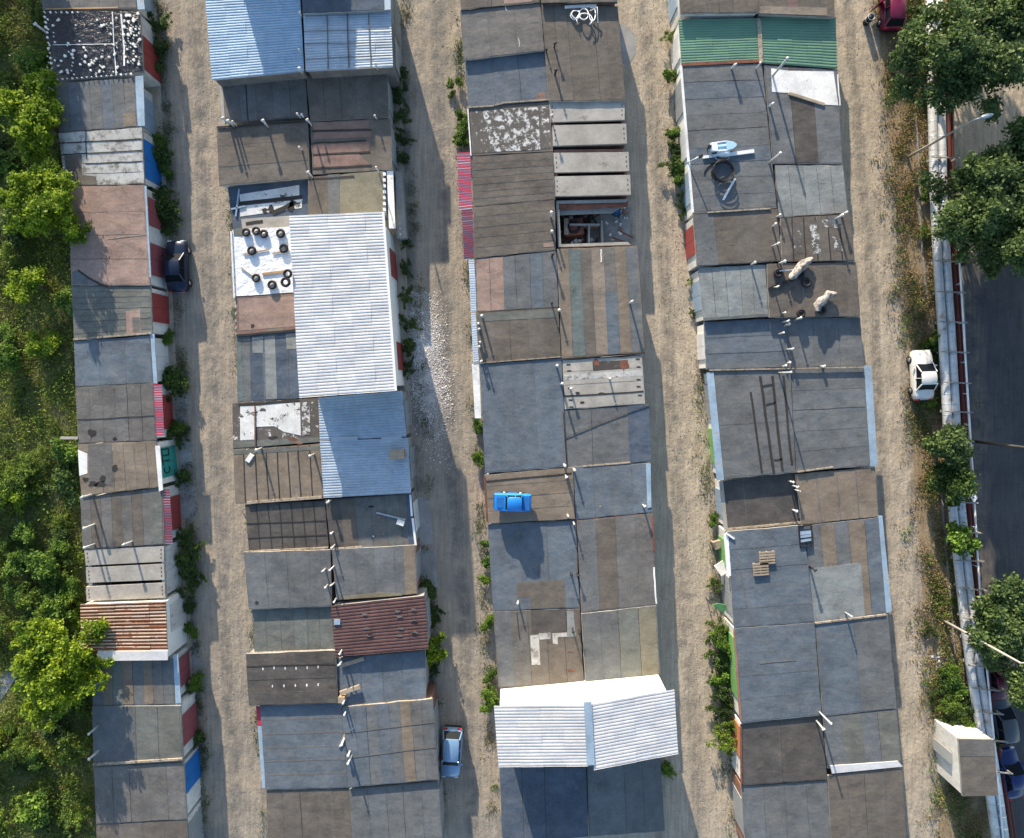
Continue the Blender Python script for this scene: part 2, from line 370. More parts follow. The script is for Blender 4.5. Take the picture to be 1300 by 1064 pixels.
garage('garage with a whitewashed crumbling roof behind bright blue gates', [(74, 169), (180, 162), (183, 233), (83, 236)], 2.3, M_whitewash, ('h', 5), [('l', M_tar, .06, [(109, 166), (110, 202)]), ('l', M_tar, .08, [(75, 182), (180, 177)]), ('l', M_tar, .08, [(77, 197), (181, 191)]), ('l', M_tar, .08, [(108, 208), (181, 205)]),
       ('p', 'brown', [(82, 198), (104, 196), (104, 222), (122, 224), (123, 234), (85, 235)])], doors=[('E', .15, .9, 'blue')], wall=M_plaster)
garage('garage with a wide pinkish felt roof torn along its lower edge', [(86, 237), (183, 235), (190, 362), (91, 362)], 2.4, 'pink', ('h', 4), [('l', M_tar, .14, [(99, 343), (113, 353), (128, 361), (141, 365)]), ('l', M_palet if False else M_mortar, .05, [(136, 303), (185, 298)]),
       ('p', 'slate', [(92, 345), (100, 343), (113, 354), (128, 361), (92, 361)])], trims=[(M_galvblue, [(182, 236), (186, 236), (192, 352), (188, 352)], -.03)], doors=[('E', .08, .38, 'maroon'), ('E', .56, .9, 'maroon')], wall=M_plaster)
garage('garage with a streaky weathered roof carrying one small orange brown patch', [(91, 363), (191, 363), (193, 424), (94, 432)], 2.3, 'greengrey', ('h', 9), [('p', 'pink', [(160, 395), (178, 393), (179, 424), (161, 425)], 2), ('p', 'grey', [(168, 403), (178, 403), (178, 422), (169, 422)], 3), ('b', M_mortar, .14, [(94, 431), (130, 428), (193, 423)])], doors=[('E', .1, .75, 'red')], wall=M_plaster)
garage('smooth blue grey garage roof with white gates and a blue eave strip', [(94, 433), (190, 426), (194, 486), (96, 491)], 2.3, 'blue', ('v', 3), [], trims=[(M_galvblue, [(191, 424), (196, 424), (200, 487), (195, 487)], -.02)], doors=[('E', .1, .75, 'white')], wall=M_plaster)
garage('brown grey felt garage with a red and white striped awning over dark red gates', [(96, 492), (194, 486), (198, 559), (99, 563)], 2.35, 'grey', ('v', 6), [('blob', M_tar, (117, 550, 6, 6)), ('l', M_tar, .06, [(97, 533), (196, 528)]), ('blob', M_black, (146, 557, 3, 2))], awn=(RW, [(195, 488), (206, 488), (209, 554), (198, 554)], .1, 'h'), doors=[('E', .2, .85, 'red')], wall=M_plaster)
r_sto = garage('tan felt garage whose teal gates carry black painted letters', [(99, 564), (198, 560), (204, 618), (103, 630)], 2.35, 'tan', ('v', 7), [('p', M_sheetw, [(99, 571), (111, 576), (111, 601), (101, 604)]), ('p', 'grey', [(112, 565), (142, 563), (143, 616), (114, 618)], 1), ('blob', M_tar, (119, 614, 7, 4)), ('blob', M_tar, (128, 615, 8, 4)), ('blob', M_tar, (146, 595, 4, 6)), ('blob', M_tar, (131, 608, 4, 5)), ('blob', M_tar, (109, 609, 4, 3))],
       trims=[(M_sheetw, [(197, 566), (203, 566), (207, 622), (202, 624)], .0)], doors=[('E', .14, .86, 'teal')], wall=M_whitewall)
garage('plain grey felt garage with a maroon striped awning over red gates', [(102, 632), (206, 619), (209, 691), (105, 697)], 2.35, 'grey', ('v', 8, ['grey', 'brown']), [('p', 'greengrey', [(191, 620), (205, 619), (207, 690), (194, 691)])], awn=(RD, [(207, 621), (216, 621), (220, 690), (210, 690)], .1, 'h'), doors=[('E', .2, .85, 'red')], wall=M_plaster)
garage('open garage roofed by three separate concrete slabs with dark gaps', [(107, 699), (209, 694), (210, 759), (110, 763)], 2.3, None, slabs=[[(107, 698), (208, 693), (208, 713), (109, 718)], [(109, 721), (208, 716), (209, 736), (110, 740)], [(109, 745), (209, 740), (210, 759), (110, 763)]], doors=[('E', .1, .42, 'rustwhite'), ('E', .5, .92, 'rustwhite')], wall=M_plaster)
garage('garage under a raised rusty corrugated roof beside the big yellow green tree', [(102, 767), (210, 763), (213, 838), (103, 838)], 2.75, None, corr=(M_rust, .24, .035, 'h'), trims=[(M_corrwhite, [(124, 827), (213, 826), (213, 838), (124, 839)], .09)], doors=[('E', .1, .6, 'rustwhite')], wall=M_whitewall)
garage('blue and tan felt garage partly shaded by the rusty corrugated roof', [(116, 838), (219, 836), (222, 894), (118, 896)], 2.25, 'slate', ('v', 8, ['slate', 'tan', 'greengrey', 'tan', 'slate', 'tan', 'grey', 'slate']), trims=[(M_galvblue, [(220, 831), (226, 831), (230, 892), (223, 893)], -.02)], doors=[('E', .1, .8, 'maroon')], wall=M_plaster)
garage('greenish grey felt garage with two leaning vent pipes on its outer edge', [(117, 897), (229, 896), (232, 967), (119, 973)], 2.3, 'greengrey', ('v', 4, ['slate', 'slate', 'greengrey', 'greengrey']), [('b', M_mortar, .16, [(119, 970), (232, 963)])], doors=[('E', .2, .8, 'maroon')], wall=M_plaster)
garage('lowest garage of the slope side row with a bright blue gate', [(119, 974), (233, 969), (237, 1040), (122, 1046)], 2.25, 'grey', ('v', 5), doors=[('E', .05, .6, 'blue')], wall=M_plaster)
garage('garage closing the slope side row at the bottom', [(122, 1047), (237, 1041), (241, 1120), (126, 1126)], 2.2, 'brown', ('v', 4), doors=[('E', .1, .8, 'grey')], wall=M_plaster)
# ---- second row, west half
garage('tall garage under the bright blue corrugated roof', [(256, -60), (378, -64), (386, 91), (269, 102)], 3.5, None, corr=(M_corrblue, .2, .03, 'h'), wall=felt('grey'), doors=[('W', .55, .9, 'paleblue')])
garage('dark roofed garage at the top beside the bright blue corrugated roof', [(380, -70), (486, -72), (488, 13), (384, 17)], 3.9, 'deepblue', ('v', 3), trims=[(M_corrpale, [(486, -40), (495, -40), (496, 12), (487, 13)], -.04)], wall=M_conc2, doors=[('E', .4, .9, 'grey')])
garage('tall garage with a pale blue corrugated roof crossed by a dark grid', [(385, 17), (496, 14), (499, 85), (388, 91)], 3.7, None, [('l', M_tarw, .07, [(415, 20), (417, 88)]), ('l', M_tarw, .1, [(441, 18), (443, 86)]), ('l', M_tarw, .07, [(468, 18), (471, 85)]), ('l', M_tarw, .05, [(386, 40), (494, 37)]), ('l', M_tarw, .05, [(386, 56), (495, 54)]), ('l', M_tarw, .05, [(386, 75), (496, 70)])], corr=(M_corrpale, .2, .025, 'h'), wall=felt('grey'), doors=[('E', .2, .8, 'grey')])
garage('grey felt garage just below the bright blue corrugated roof', [(279, 101), (387, 90), (391, 148), (285, 156)], 2.4, 'grey', ('v', 5), [('l', M_tar, .08, [(312, 100), (315, 153)])], trims=[(M_conc, [(279, 108), (283, 108), (286, 161), (282, 162)], .0)], doors=[('W', .2, .8, 'grey')])
garage('plain brownish felt garage below the pale corrugated grid roof', [(388, 90), (491, 85), (494, 149), (394, 154)], 2.5, 'brown', ('v', 5), doors=[('E', .2, .8, 'grey')])
garage('brown felt garage whose roof catches four long pipe shadows', [(275, 163), (390, 154), (393, 226), (278, 236)], 2.5, 'brown', ('h', 3), [('b', M_tar, .1, [(276, 162), (392, 153)])], doors=[('W', .2, .8, 'red')])
garage('garage with reddish felt panels divided by dark bands', [(394, 155), (496, 151), (498, 215), (397, 221)], 2.45, 'brown', None, [('p', 'red', [(397, 156), (468, 153), (468, 163), (398, 165)]), ('p', 'red', [(398, 168), (472, 166), (471, 174), (398, 177)]), ('p', 'red', [(398, 182), (470, 179), (468, 193), (399, 196)]), ('p', 'red', [(398, 198), (456, 196), (470, 209), (399, 213)]),
       ('l', M_tar, .12, [(396, 167), (472, 165)]), ('l', M_tar, .12, [(396, 182), (465, 179)]), ('l', M_tar, .12, [(397, 197), (470, 193)]), ('l', M_tar, .12, [(397, 214), (472, 210)])], doors=[('E', .2, .8, 'grey')])
garage('low damaged garage with torn black and white roof panels', [(289, 238), (390, 227), (391, 275), (296, 291)], 2.0, 'deepblue', None, [('p', M_snow, [(304, 247), (380, 235), (380, 248), (305, 256)]), ('p', M_snow, [(304, 262), (384, 253), (383, 264), (305, 275)]), ('p', M_conc, [(306, 278), (368, 274), (368, 290), (308, 292)]), ('l', M_tar, .25, [(305, 258), (384, 250)]), ('l', M_tar, .35, [(346, 271), (373, 258)]), ('l', M_tar, .4, [(368, 268), (373, 255)]),
       ('blob', M_tar, (344, 265, 5, 5)), ('blob', M_tar, (336, 267, 4, 4)), ('l', M_tar, .25, [(312, 284), (334, 281)]), ('b', M_galvblue, .1, [(304, 240), (300, 275)]), ('b', M_galvblue, .12, [(294, 266), (312, 262)])], doors=[('W', .2, .8, 'grey')])
garage('olive felt garage with a white tiled strip along the lane side', [(391, 225), (487, 217), (490, 270), (391, 275)], 2.4, 'olive', None, [('p', 'slate', [(416, 222), (431, 221), (431, 271), (417, 272)]), ('p', 'brown', [(391, 225), (416, 223), (417, 271), (391, 273)]), ('l', M_tar, .12, [(393, 228), (450, 224)])] + [('p', M_sheetw, [(486, 219 + k * 7.5), (489.5, 219 + k * 7.5), (490, 223 + k * 7.5), (486.5, 223 + k * 7.5)]) for k in range(7)],
       trims=[(M_sheetw, [(491, 217), (499, 217), (502, 290), (494, 290)], -.1)], doors=[('E', .2, .8, 'grey')])
garage('garage covered by a white tarpaulin held down with old tyres', [(295, 292), (374, 287), (376, 371), (298, 376)], 2.35, M_tarp, None, [('b', M_sheetw, .12, [(294, 294), (298, 378)]), ('p', 'greengrey', [(296, 291), (309, 290), (309, 300), (297, 300)])] + [('blob', M_black, (294 + k * .5, 298 + k * 9, 1.3, 2.2)) for k in range(9)], doors=[('W', .2, .8, 'grey')])
garage('garage with a pinkish brown felt roof below the white tarpaulin', [(299, 375), (378, 371), (380, 419), (300, 426)], 2.3, 'red', ('v', 4, ['red', 'red', 'tan', 'red']), [('p', 'pink', [(303, 380), (374, 376), (376, 414), (304, 420)]), ('blob', M_tar, (321, 414, 3, 3)), ('l', M_tar, .15, [(300, 426), (378, 419)])] + [('blob', M_conc, (299 + k * .2, 380 + k * 9, 1.6, 2.5)) for k in range(6)], doors=[('W', .2, .8, 'grey')])
garage('dark blue felt garage with pale rectangular patches beside the white corrugated roof', [(300, 427), (382, 420), (384, 505), (302, 511)], 2.3, 'blue', ('v', 5, ['slate', 'deepblue', 'blue', 'deepblue', 'deepblue']), [('p', 'light', [(320, 428), (334, 427), (334, 448), (321, 448)], 2), ('p', 'light', [(336, 427), (349, 426), (352, 506), (338, 507)], 2), ('p', 'light', [(363, 424), (378, 422), (378, 443), (364, 443)], 2), ('p', 'teal', [(301, 428), (306, 428), (309, 509), (303, 510)], 1)], doors=[('W', .2, .8, 'grey')])
garage('garage with peeling white coating over a stained dark roof', [(295, 512), (406, 505), (408, 560), (296, 571)], 2.35, M_spots2, None, [('p', M_snow, [(305, 516), (323, 515), (323, 558), (305, 559)], 2), ('p', M_snow, [(324, 514), (381, 511), (382, 553), (360, 548), (348, 541), (325, 542)], 2), ('p', M_spots, [(383, 511), (393, 510), (394, 552), (384, 553)], 1), ('l', M_tar, .2, [(303, 514), (330, 513), (380, 508)]), ('b', M_rustplain, .06, [(324, 515), (325, 572)]), ('p', 'greengrey', [(297, 560), (406, 555), (406, 561), (297, 569)], 2), ('blob', M_tar, (347, 556, 7, 2.5)), ('blob', M_rustplain, (372, 558, 7, 2)), ('blob', M_brick, (380, 562, 6, 2))], doors=[('W', .2, .8, 'white')])
garage('tan felt garage with seven black tarred seams', [(296, 572), (406, 563), (411, 633), (299, 640)], 2.35, 'tan', ('v', 8), [('b', M_mortar, .2, [(314, 638), (409, 631)]), ('p', 'greengrey', [(297, 572), (405, 566), (405, 571), (297, 577)], 2)], seam=M_tar, doors=[('W', .2, .8, 'grey')])
garage('dark grey felt garage with a lattice of tarred seams', [(311, 641), (412, 636), (417, 696), (316, 700)], 2.25, 'dark', ('v', 7), [('l', M_tar, .07, [(312, 665), (414, 661)]), ('l', M_tar, .07, [(314, 683), (415, 679)]), ('b', M_mortar, .12, [(316, 700), (417, 695)])], seam=M_tar, doors=[('W', .2, .8, 'grey')])
garage('wide blue grey felt garage above the lower greenish one', [(309, 701), (419, 698), (421, 770), (316, 774)], 2.6, 'slate', ('v', 4), [('blob', M_tar, (326, 765, 2.5, 2.5))], doors=[('W', .2, .8, 'white')], edge=M_mortar)
garage('lower greenish grey felt garage lying in the shadow of its neighbour', [(320, 774), (423, 770), (425, 825), (323, 828)], 2.3, 'greengrey', ('v', 6), [('b', M_mortar, .14, [(318, 829), (425, 825)])], doors=[('W', .2, .8, 'grey')])
garage('garage with a dark brown roof dotted by rows of small pale marks', [(312, 830), (426, 826), (429, 893), (316, 896)], 2.6, 'dark', ('h', 4), [('blob', M_sheetw, (334 + k * 14, 849 - k * .4 + random.uniform(-1, 1), .8, 2)) for k in range(6)] + [('blob', M_sheetw, (346 + k * 14.5, 871 - k * .4, 1, 2)) for k in range(5)] + [('l', M_tar, .08, [(314, 846), (426, 843)])], doors=[('W', .2, .8, 'grey')])
garage('blue grey garage with four wavy cross seams above the bottom edge', [(330, 896), (434, 892), (443, 1000), (337, 1003)], 2.3, 'blue', ('h', 6), trims=[(paint('awn_red', (.42, .04, .07)), [(325, 897), (331, 897), (333, 921), (327, 921)], -.1), (M_galvblue, [(327, 922), (332, 922), (341, 1000), (333, 1000)], -.1)], seam=M_tarw, doors=[('W', .2, .8, 'grey')])
garage('garage ending the western half of the second row', [(338, 1004), (443, 1001), (449, 1080), (342, 1084)], 2.2, 'brown', ('v', 5), doors=[('W', .2, .8, 'grey')])
# ---- second row, east half
garage('two storey garage under the largest white corrugated roof', [(367, 274), (486, 269), (502, 496), (380, 505)], 5.3, None, [], corr=(M_corrwhite, .225, .02, 'h'), wall=M_whitewall, over=.35, doors=[('E', .12, .3, 'red'), ('E', .72, .9, 'red')], trims=[(M_whitemetal, [(485, 269), (488, 269), (504, 496), (501, 496)], .03)])
garage('garage under a blue corrugated roof directly below the big white roof', [(404, 505), (511, 496), (516, 555), (406, 559)], 2.75, None, corr=(M_corrpale, .2, .028, 'h'), wall=M_conc2, trims=[(M_galv, [(420, 556), (454, 554), (454, 560), (420, 562)], .05), (M_galv, [(484, 555), (510, 553), (510, 559), (484, 561)], .05)], doors=[('E', .2, .8, 'grey')])
r_box = garage('garage under a blue corrugated roof carrying a small brown chimney box', [(406, 560), (518, 556), (522, 626), (411, 632)], 2.8, None, corr=(M_corrpale, .2, .028, 'h'), wall=M_conc2, doors=[('E', .2, .8, 'grey')])
garage('dark felt garage holding a long stick and a tilted white box', [(413, 635), (523, 626), (529, 692), (420, 697)], 2.3, 'dark', ('v', 6, ['dark', 'brown', 'grey', 'grey', 'greengrey', 'grey']), [('p', 'deepblue', [(515, 628), (520, 628), (526, 690), (519, 691)]), ('b', M_mortar, .14, [(420, 697), (460, 694)]), ('blob', M_sheetw, (474, 681, 1.2, 1.2)), ('blob', M_orangewood, (486, 678, 1, 1)), ('blob', M_orangewood, (481, 657, 1, 1)), ('blob', M_black, (471, 643, 4, 1.6)), ('b', M_whitemetal, .14, [(521, 628), (523, 655)]), ('b', M_whitemetal, .16, [(524, 658), (528, 692)])], doors=[('E', .2, .8, 'white')], wall=M_conc2)
garage('blue grey felt garage with a tan strip on its lane side', [(421, 698), (528, 692), (530, 754), (427, 762)], 2.45, 'slate', ('v', 4), [('p', 'tan', [(512, 693), (527, 692), (529, 753), (515, 755)], 2), ('p', 'olive', [(436, 757), (480, 752), (510, 753), (510, 756), (437, 761)], 2)], doors=[('E', .2, .8, 'grey')])
garage('garage under a dark maroon corrugated roof with many holes', [(420, 769), (539, 756), (544, 824), (426, 834)], 2.85, None, [('blob', M_tarw, (505 + dx, 776 + dy, 4, 1.5)) for dx, dy in ((0, 0), (2, 7), (20, -2), (19, 12), (22, 27), (-42, 4), (-36, 31), (-40, 22), (4, 22), (2, 31))] + [('blob', M_tar, (507 + dx, 774 + dy, 3.5, 1.2)) for dx, dy in ((0, 0), (18, 30), (-37, 32), (20, 15))] + [('p', M_galvblue, [(424, 786), (432, 786), (432, 793), (424, 793)], 5)], corr=(M_slate, .24, .035, 'h'), wall=M_conc2, doors=[('E', .2, .8, 'grey')])
garage('blue felt garage on which two narrow troughs lie', [(427, 836), (540, 826), (541, 888), (432, 897)], 2.4, 'blue', ('v', 4), [('b', M_mortar, .1, [(450, 897), (540, 888)])], doors=[('E', .2, .8, 'grey')])
garage('wide blue grey felt garage beside the parked silver hatchback', [(435, 898), (549, 887), (557, 990), (442, 1000)], 2.55, 'blue', ('v', 8, ['blue', 'blue', 'slate', 'blue', 'slate', 'tan', 'grey', 'slate']), [('l', M_tarw, .07, [(438, 930), (551, 917)]), ('l', M_tarw, .07, [(440, 962), (553, 948)])], edge=M_mortar, doors=[('E', .2, .8, 'grey')])
garage('garage ending the eastern half of the second row', [(443, 1002), (556, 992), (562, 1076), (449, 1082)], 2.3, 'slate', ('v', 5), doors=[('E', .2, .8, 'grey')])
# ---- third row, west half
garage('brown felt garage at the very top of the third row', [(580, -64), (684, -70), (685, 3), (585, 13)], 2.8, 'brown', ('v', 5), [('p', 'pink', [(640, -3), (676, -6), (676, 2), (640, 5)])], doors=[('W', .2, .8, 'grey')], edge=M_tar)
garage('smooth grey garage with three small white scratches on its roof', [(584, 14), (686, 4), (691, 64), (589, 76)], 2.7, 'grey', ('v', 3), [('l', M_sheetw, .04, [(641, 7), (643, 14)]), ('l', M_sheetw, .03, [(658, 48), (660, 60)])], doors=[('W', .2, .8, 'green')])
garage('smooth blue garage with a small red brown corner patch', [(590, 77), (691, 66), (697, 127), (594, 137)], 2.4, 'blue', ('v', 3), [('p', 'red', [(681, 118), (692, 117), (694, 127), (680, 128)], 2), ('b', M_mortar, .1, [(594, 137), (625, 135), (640, 131), (697, 127)])], doors=[('W', .2, .8, 'grey')])
garage('brown garage roof thickly speckled with flaking white', [(595, 138), (698, 129), (702, 192), (598, 197)], 2.4, 'brown', None, [('p', M_spots, [(612, 140), (683, 136), (686, 190), (625, 193)]), ('p', M_spots2, [(598, 141), (612, 140), (625, 193), (601, 195)], 0), ('p', M_spots2, [(683, 136), (696, 135), (699, 188), (686, 190)], 0), ('b', M_sheetw, .08, [(594, 139), (598, 198)])], doors=[('W', .2, .8, 'grey')])
garage('brown ribbed felt garage with a bright red and white striped awning', [(598, 199), (702, 193), (705, 253), (601, 262)], 2.4, 'brown', ('h', 7), awn=(RW, [(580, 195), (597, 194), (600, 265), (583, 267)], .15, 'h'), doors=[('W', .2, .8, 'grey')])
garage('brown felt garage with the dark maroon striped awning', [(601, 263), (704, 254), (706, 317), (602, 328)], 2.4, 'brown', ('h', 5), [('p', 'pink', [(690, 309), (703, 307), (704, 313), (690, 314)], 2)], awn=(RD, [(586, 267), (600, 266), (602, 328), (589, 330)], .15, 'h'), doors=[('W', .2, .8, 'grey')])
garage('garage roof split between a salmon red part and a blue grey part', [(603, 329), (706, 318), (709, 390), (605, 396)], 2.35, 'slate', ('v', 6, ['pink', 'pink', 'slate', 'slate', 'blue', 'slate']), awn=(WWs, [(595, 330), (602, 330), (606, 396), (598, 396)], .15, 'h'), doors=[('W', .2, .8, 'grey')])
garage('dark brown felt garage with a lighter band at its head', [(605, 397), (709, 391), (712, 453), (609, 461)], 2.4, 'brown', ('v', 5), [('p', 'greengrey', [(609, 398), (705, 393), (706, 403), (612, 408)], 2), ('b', M_mortar, .08, [(609, 461), (712, 453)])], awn=(WWs, [(598, 398), (604, 397), (608, 460), (601, 461)], .15, 'h'), doors=[('W', .2, .8, 'grey')])
garage('long smooth blue garage crossed by the slanting cable', [(609, 462), (713, 455), (719, 593), (616, 601)], 2.4, 'blue', ('v', 3, ['blue']), [('b', M_tarw, .1, [(713, 520), (718, 590)])], trims=[(M_sheetw, [(599, 462), (608, 462), (611, 531), (603, 531)], -.12)], doors=[('W', .1, .45, 'white'), ('W', .6, .9, 'grey')])
garage('tan felt garage on whose roof the bright blue car stands', [(615, 603), (727, 593), (730, 659), (619, 665)], 2.5, 'tan', ('h', 4), [('l', M_rustplain, .12, [(615, 605), (618, 662)]), ('l', M_tar, .1, [(617, 611), (726, 601)])], doors=[('W', .2, .8, 'red')])
garage('long blue garage catching the shadow of the blue car on the roof above', [(619, 666), (731, 660), (736, 772), (626, 776)], 2.35, 'blue', ('v', 3, ['blue']), [('p', 'brown', [(656, 740), (716, 736), (718, 771), (674, 773), (673, 758), (656, 759)], 2), ('l', M_tarw, .07, [(687, 740), (690, 770)]), ('l', M_tarw, .07, [(702, 738), (704, 770)])], doors=[('W', .2, .8, 'grey')])
garage('patchwork garage of grey brown and whitish felt above the white gabled building', [(626, 777), (736, 773), (741, 867), (633, 873)], 2.35, 'brown', ('v', 5, ['slate', 'grey', 'brown', 'brown', 'brown']), [('p', 'dark', [(674, 775), (719, 773), (720, 802), (675, 804)], 2), ('p', M_whitewash, [(673, 807), (684, 806), (686, 844), (675, 844)], 2), ('p', M_whitewash, [(684, 804), (699, 803), (699, 811), (685, 812)], 2), ('p', M_whitewash, [(701, 804), (720, 803), (720, 808), (708, 809), (708, 818), (702, 817)], 2),
       ('p', 'light', [(718, 736 + 40), (728, 775), (731, 808), (720, 809)], 2), ('l', M_rustplain, .08, [(721, 827), (728, 827)]), ('l', M_rustplain, .08, [(721, 851), (730, 851)]), ('l', M_tar, .06, [(656, 777), (660, 812)])], doors=[('W', .2, .8, 'grey')])
r_gable = garage('two storey building with bright white wall and white corrugated gable roof', [(627, 896), (856, 875), (861, 962), (633, 974)], 5.3, None, corr=None, slabs=[], wall=M_whitewall, over=.42, group='garages standing in long joined rows', doors=[])
garage('dark blue garage just below the white gabled building', [(634, 974), (744, 968), (747, 1062), (638, 1072)], 2.4, 'deepblue', ('v', 4), doors=[('W', .2, .8, 'grey')])
garage('low dark garage below the gabled building next to the lane shrub', [(745, 968), (838, 960), (844, 1055), (748, 1062)], 2.3, 'slate', ('v', 4), doors=[('E', .2, .8, 'grey')])
# ---- third row, east half
garage('dark topped garage above the one with the white hose coil', [(686, -66), (780, -70), (784, 3), (687, 4)], 2.9, 'brown', ('v', 4), doors=[('E', .2, .8, 'grey')], edge=M_tar)
garage('long brown felt garage carrying a tangled coil of white pipe', [(687, 5), (784, 8), (794, 128), (697, 129)], 2.55, 'brown', ('v', 6), doors=[('E', .1, .45, 'grey'), ('E', .55, .9, 'grey')])
garage('garage roofed by the first pair of bare concrete slabs', [(697, 130), (794, 129), (797, 184), (702, 186)], 2.4, None, slabs=[[(697, 129), (793, 128), (793, 152), (699, 155)], [(701, 159), (795, 157), (796, 182), (702, 185)]], doors=[('E', .2, .8, 'grey')], wall=M_brick)
garage('garage roofed by the second pair of bare concrete slabs', [(701, 187), (797, 186), (801, 248), (704, 250)], 2.4, None, slabs=[[(702, 194), (798, 193), (799, 217), (704, 219)], [(704, 224), (800, 222), (801, 247), (704, 249)]], doors=[('E', .2, .8, 'rustwhite')], wall=M_brick)
r_ruin = garage('roofless ruined garage with rubbish and rusty junk inside', [(704, 252), (801, 250), (803, 312), (707, 315)], 2.3, None, slabs=[], wall=M_conc2, open_sides=(1,))
garage('garage roof of eight broad parallel stripes in tan blue and brown', [(707, 316), (809, 312), (818, 448), (713, 455)], 2.4, 'tan', ('v', 7, ['tan', 'teal', 'brown', 'palebrown', 'grey', 'tan', 'slate']), [('p', 'blue', [(768, 371), (784, 371), (787, 449), (772, 450)], 2), ('l', M_sheetw, .1, [(763, 317), (763, 333)]), ('b', M_tar, .1, [(713, 456), (818, 448)]), ('b', M_conc, .1, [(762, 453), (795, 450)])], doors=[('E', .1, .45, 'grey'), ('E', .55, .9, 'grey')], edge=M_sheetw)
garage('garage roofed with stained pale concrete planks full of debris', [(714, 457), (815, 452), (819, 513), (717, 520)], 2.4, M_conc, ('h', 4), [('p', M_whitewash, [(716, 476), (815, 470), (816, 477), (717, 483)], 1), ('p', M_dark, [(752, 459), (797, 457), (797, 468), (753, 471)], 1), ('blob', M_rustplain, (757, 461, 4, 5)), ('blob', M_rustplain, (793, 463, 6, 7)), ('l', M_tar, .1, [(716, 503), (817, 497)]), ('blob', M_tar, (765, 500, 6, 2)), ('blob', M_tar, (733, 499, 3, 2)), ('blob', M_tar, (739, 511, 3, 2))] +
       [('p', M_tar, [(X, Y), (X + 5, Y), (X + 5, Y + 1.5), (X, Y + 1.5)], 4) for X, Y in ((719, 462), (720, 470), (721, 492), (722, 507), (807, 455), (808, 465), (808, 481), (808, 490), (810, 501), (723, 516))], doors=[('E', .2, .8, 'grey')])
garage('blue grey felt garage with a darker lane side where the cable ends', [(716, 521), (824, 514), (828, 586), (719, 594)], 2.35, 'slate', ('v', 3), [('p', 'deepblue', [(796, 510), (824, 516), (827, 584), (800, 588)], 2), ('b', M_mortar, .1, [(740, 592), (800, 587)])], doors=[('E', .2, .8, 'grey')])
garage('blue felt garage with a pale steel strip along the shaded lane', [(728, 593), (826, 588), (829, 650), (731, 660)], 2.4, 'blue', ('v', 4), [('blob', M_mortar, (762, 643, 1.4, 1.4))], trims=[(M_galvblue, [(820, 589), (826, 589), (827, 644), (822, 645)], .04)], doors=[('E', .2, .8, 'grey')])
garage('large plain brownish garage with a rusty lane side edge', [(732, 661), (829, 652), (833, 768), (738, 778)], 2.4, 'grey', ('v', 4, ['slate', 'brown', 'grey', 'grey']), [('l', M_rustplain, .14, [(828, 655), (830, 700)]), ('l', M_sheetw, .12, [(830, 720), (833, 766)])], edge=M_brick, doors=[('E', .2, .8, 'grey')])
garage('olive grey garage with a blue strip above the white wall', [(738, 779), (833, 769), (838, 856), (743, 866)], 2.4, 'greengrey', ('v', 4, ['slate', 'slate', 'greengrey', 'olive']), doors=[('E', .2, .8, 'grey')], edge=M_sheetw)
# ---- fourth row, west half
garage('brown board roofed garage at the top of the fourth row', [(857, -66), (962, -70), (964, 16), (864, 17)], 2.85, 'brown', ('v', 6), doors=[('W', .2, .8, 'paleblue')], wall=M_plaster)
garage('garage with sunlit green corrugated roof', [(861, 25), (963, 23), (967, 77), (865, 82)], 2.5, None, corr=(M_corrgreen, .2, .028, 'h'), trims=[(M_mortar, [(961, 23), (966, 23), (969, 79), (964, 80)], .06), (M_rustplain, [(865, 80), (966, 75), (967, 79), (866, 84)], .05)], doors=[('W', .2, .8, 'white')], wall=M_whitewall)
garage('large blue grey garage with the small pale blue boat on its roof', [(865, 84), (967, 81), (986, 264), (880, 271)], 2.5, 'slate', ('h', 9, ['slate', 'blue', 'slate', 'slate']), [], trims=[(M_sheetw, [(863, 84), (866, 84), (881, 270), (878, 270)], .02)], doors=[('W', .05, .28, 'grey'), ('W', .38, .6, 'white'), ('W', .7, .92, 'paleblue')], wall=M_whitewall)
garage('brown felt garage with a lighter corner above red gates', [(880, 272), (987, 265), (992, 331), (885, 338)], 2.55, 'brown', ('v', 4, ['slate', 'brown', 'brown', 'brown']), [('p', 'slate', [(881, 273), (905, 271), (912, 336), (886, 337)], 2), ('b', M_mortar, .1, [(898, 270), (978, 265)])], doors=[('W', .15, .75, 'red')], wall=M_plaster)
garage('light blue grey garage beside the brown roof littered with junk', [(887, 340), (972, 336), (975, 400), (894, 407)], 2.4, 'light', ('v', 5, ['light']), [('p', 'slate', [(893, 404), (975, 398), (975, 402), (894, 407)], 2)], doors=[('W', .2, .8, 'paleblue')], wall=M_plaster)
garage('blue garage with a dark shadow band under its upper neighbour', [(894, 409), (1000, 403), (1001, 466), (897, 469)], 2.1, 'blue', ('h', 3), doors=[('W', .2, .8, 'white')], wall=M_whitewall)
garage('long blue garage with four black ladder like seams', [(905, 472), (1003, 469), (1010, 600), (918, 608)], 2.45, 'slate', ('h', 2), [('l', M_tar, .16, [(953, 498), (967, 600)]), ('l', M_tar, .2, [(965, 478), (982, 600)]), ('l', M_tar, .2, [(980, 477), (993, 598)]), ('l', M_tar, .17, [(994, 477), (1005, 590)]), ('l', M_tar, .12, [(968, 490), (980, 488)]), ('l', M_tar, .12, [(972, 514), (984, 511)]), ('l', M_tar, .12, [(982, 584), (993, 583)]), ('b', M_mortar, .1, [(900, 470), (1096, 466)])],
       trims=[(M_galvblue, [(897, 473), (906, 473), (919, 609), (910, 610)], .02)], doors=[('W', .1, .45, 'grey'), ('W', .55, .9, 'green')], wall=M_whitewall)
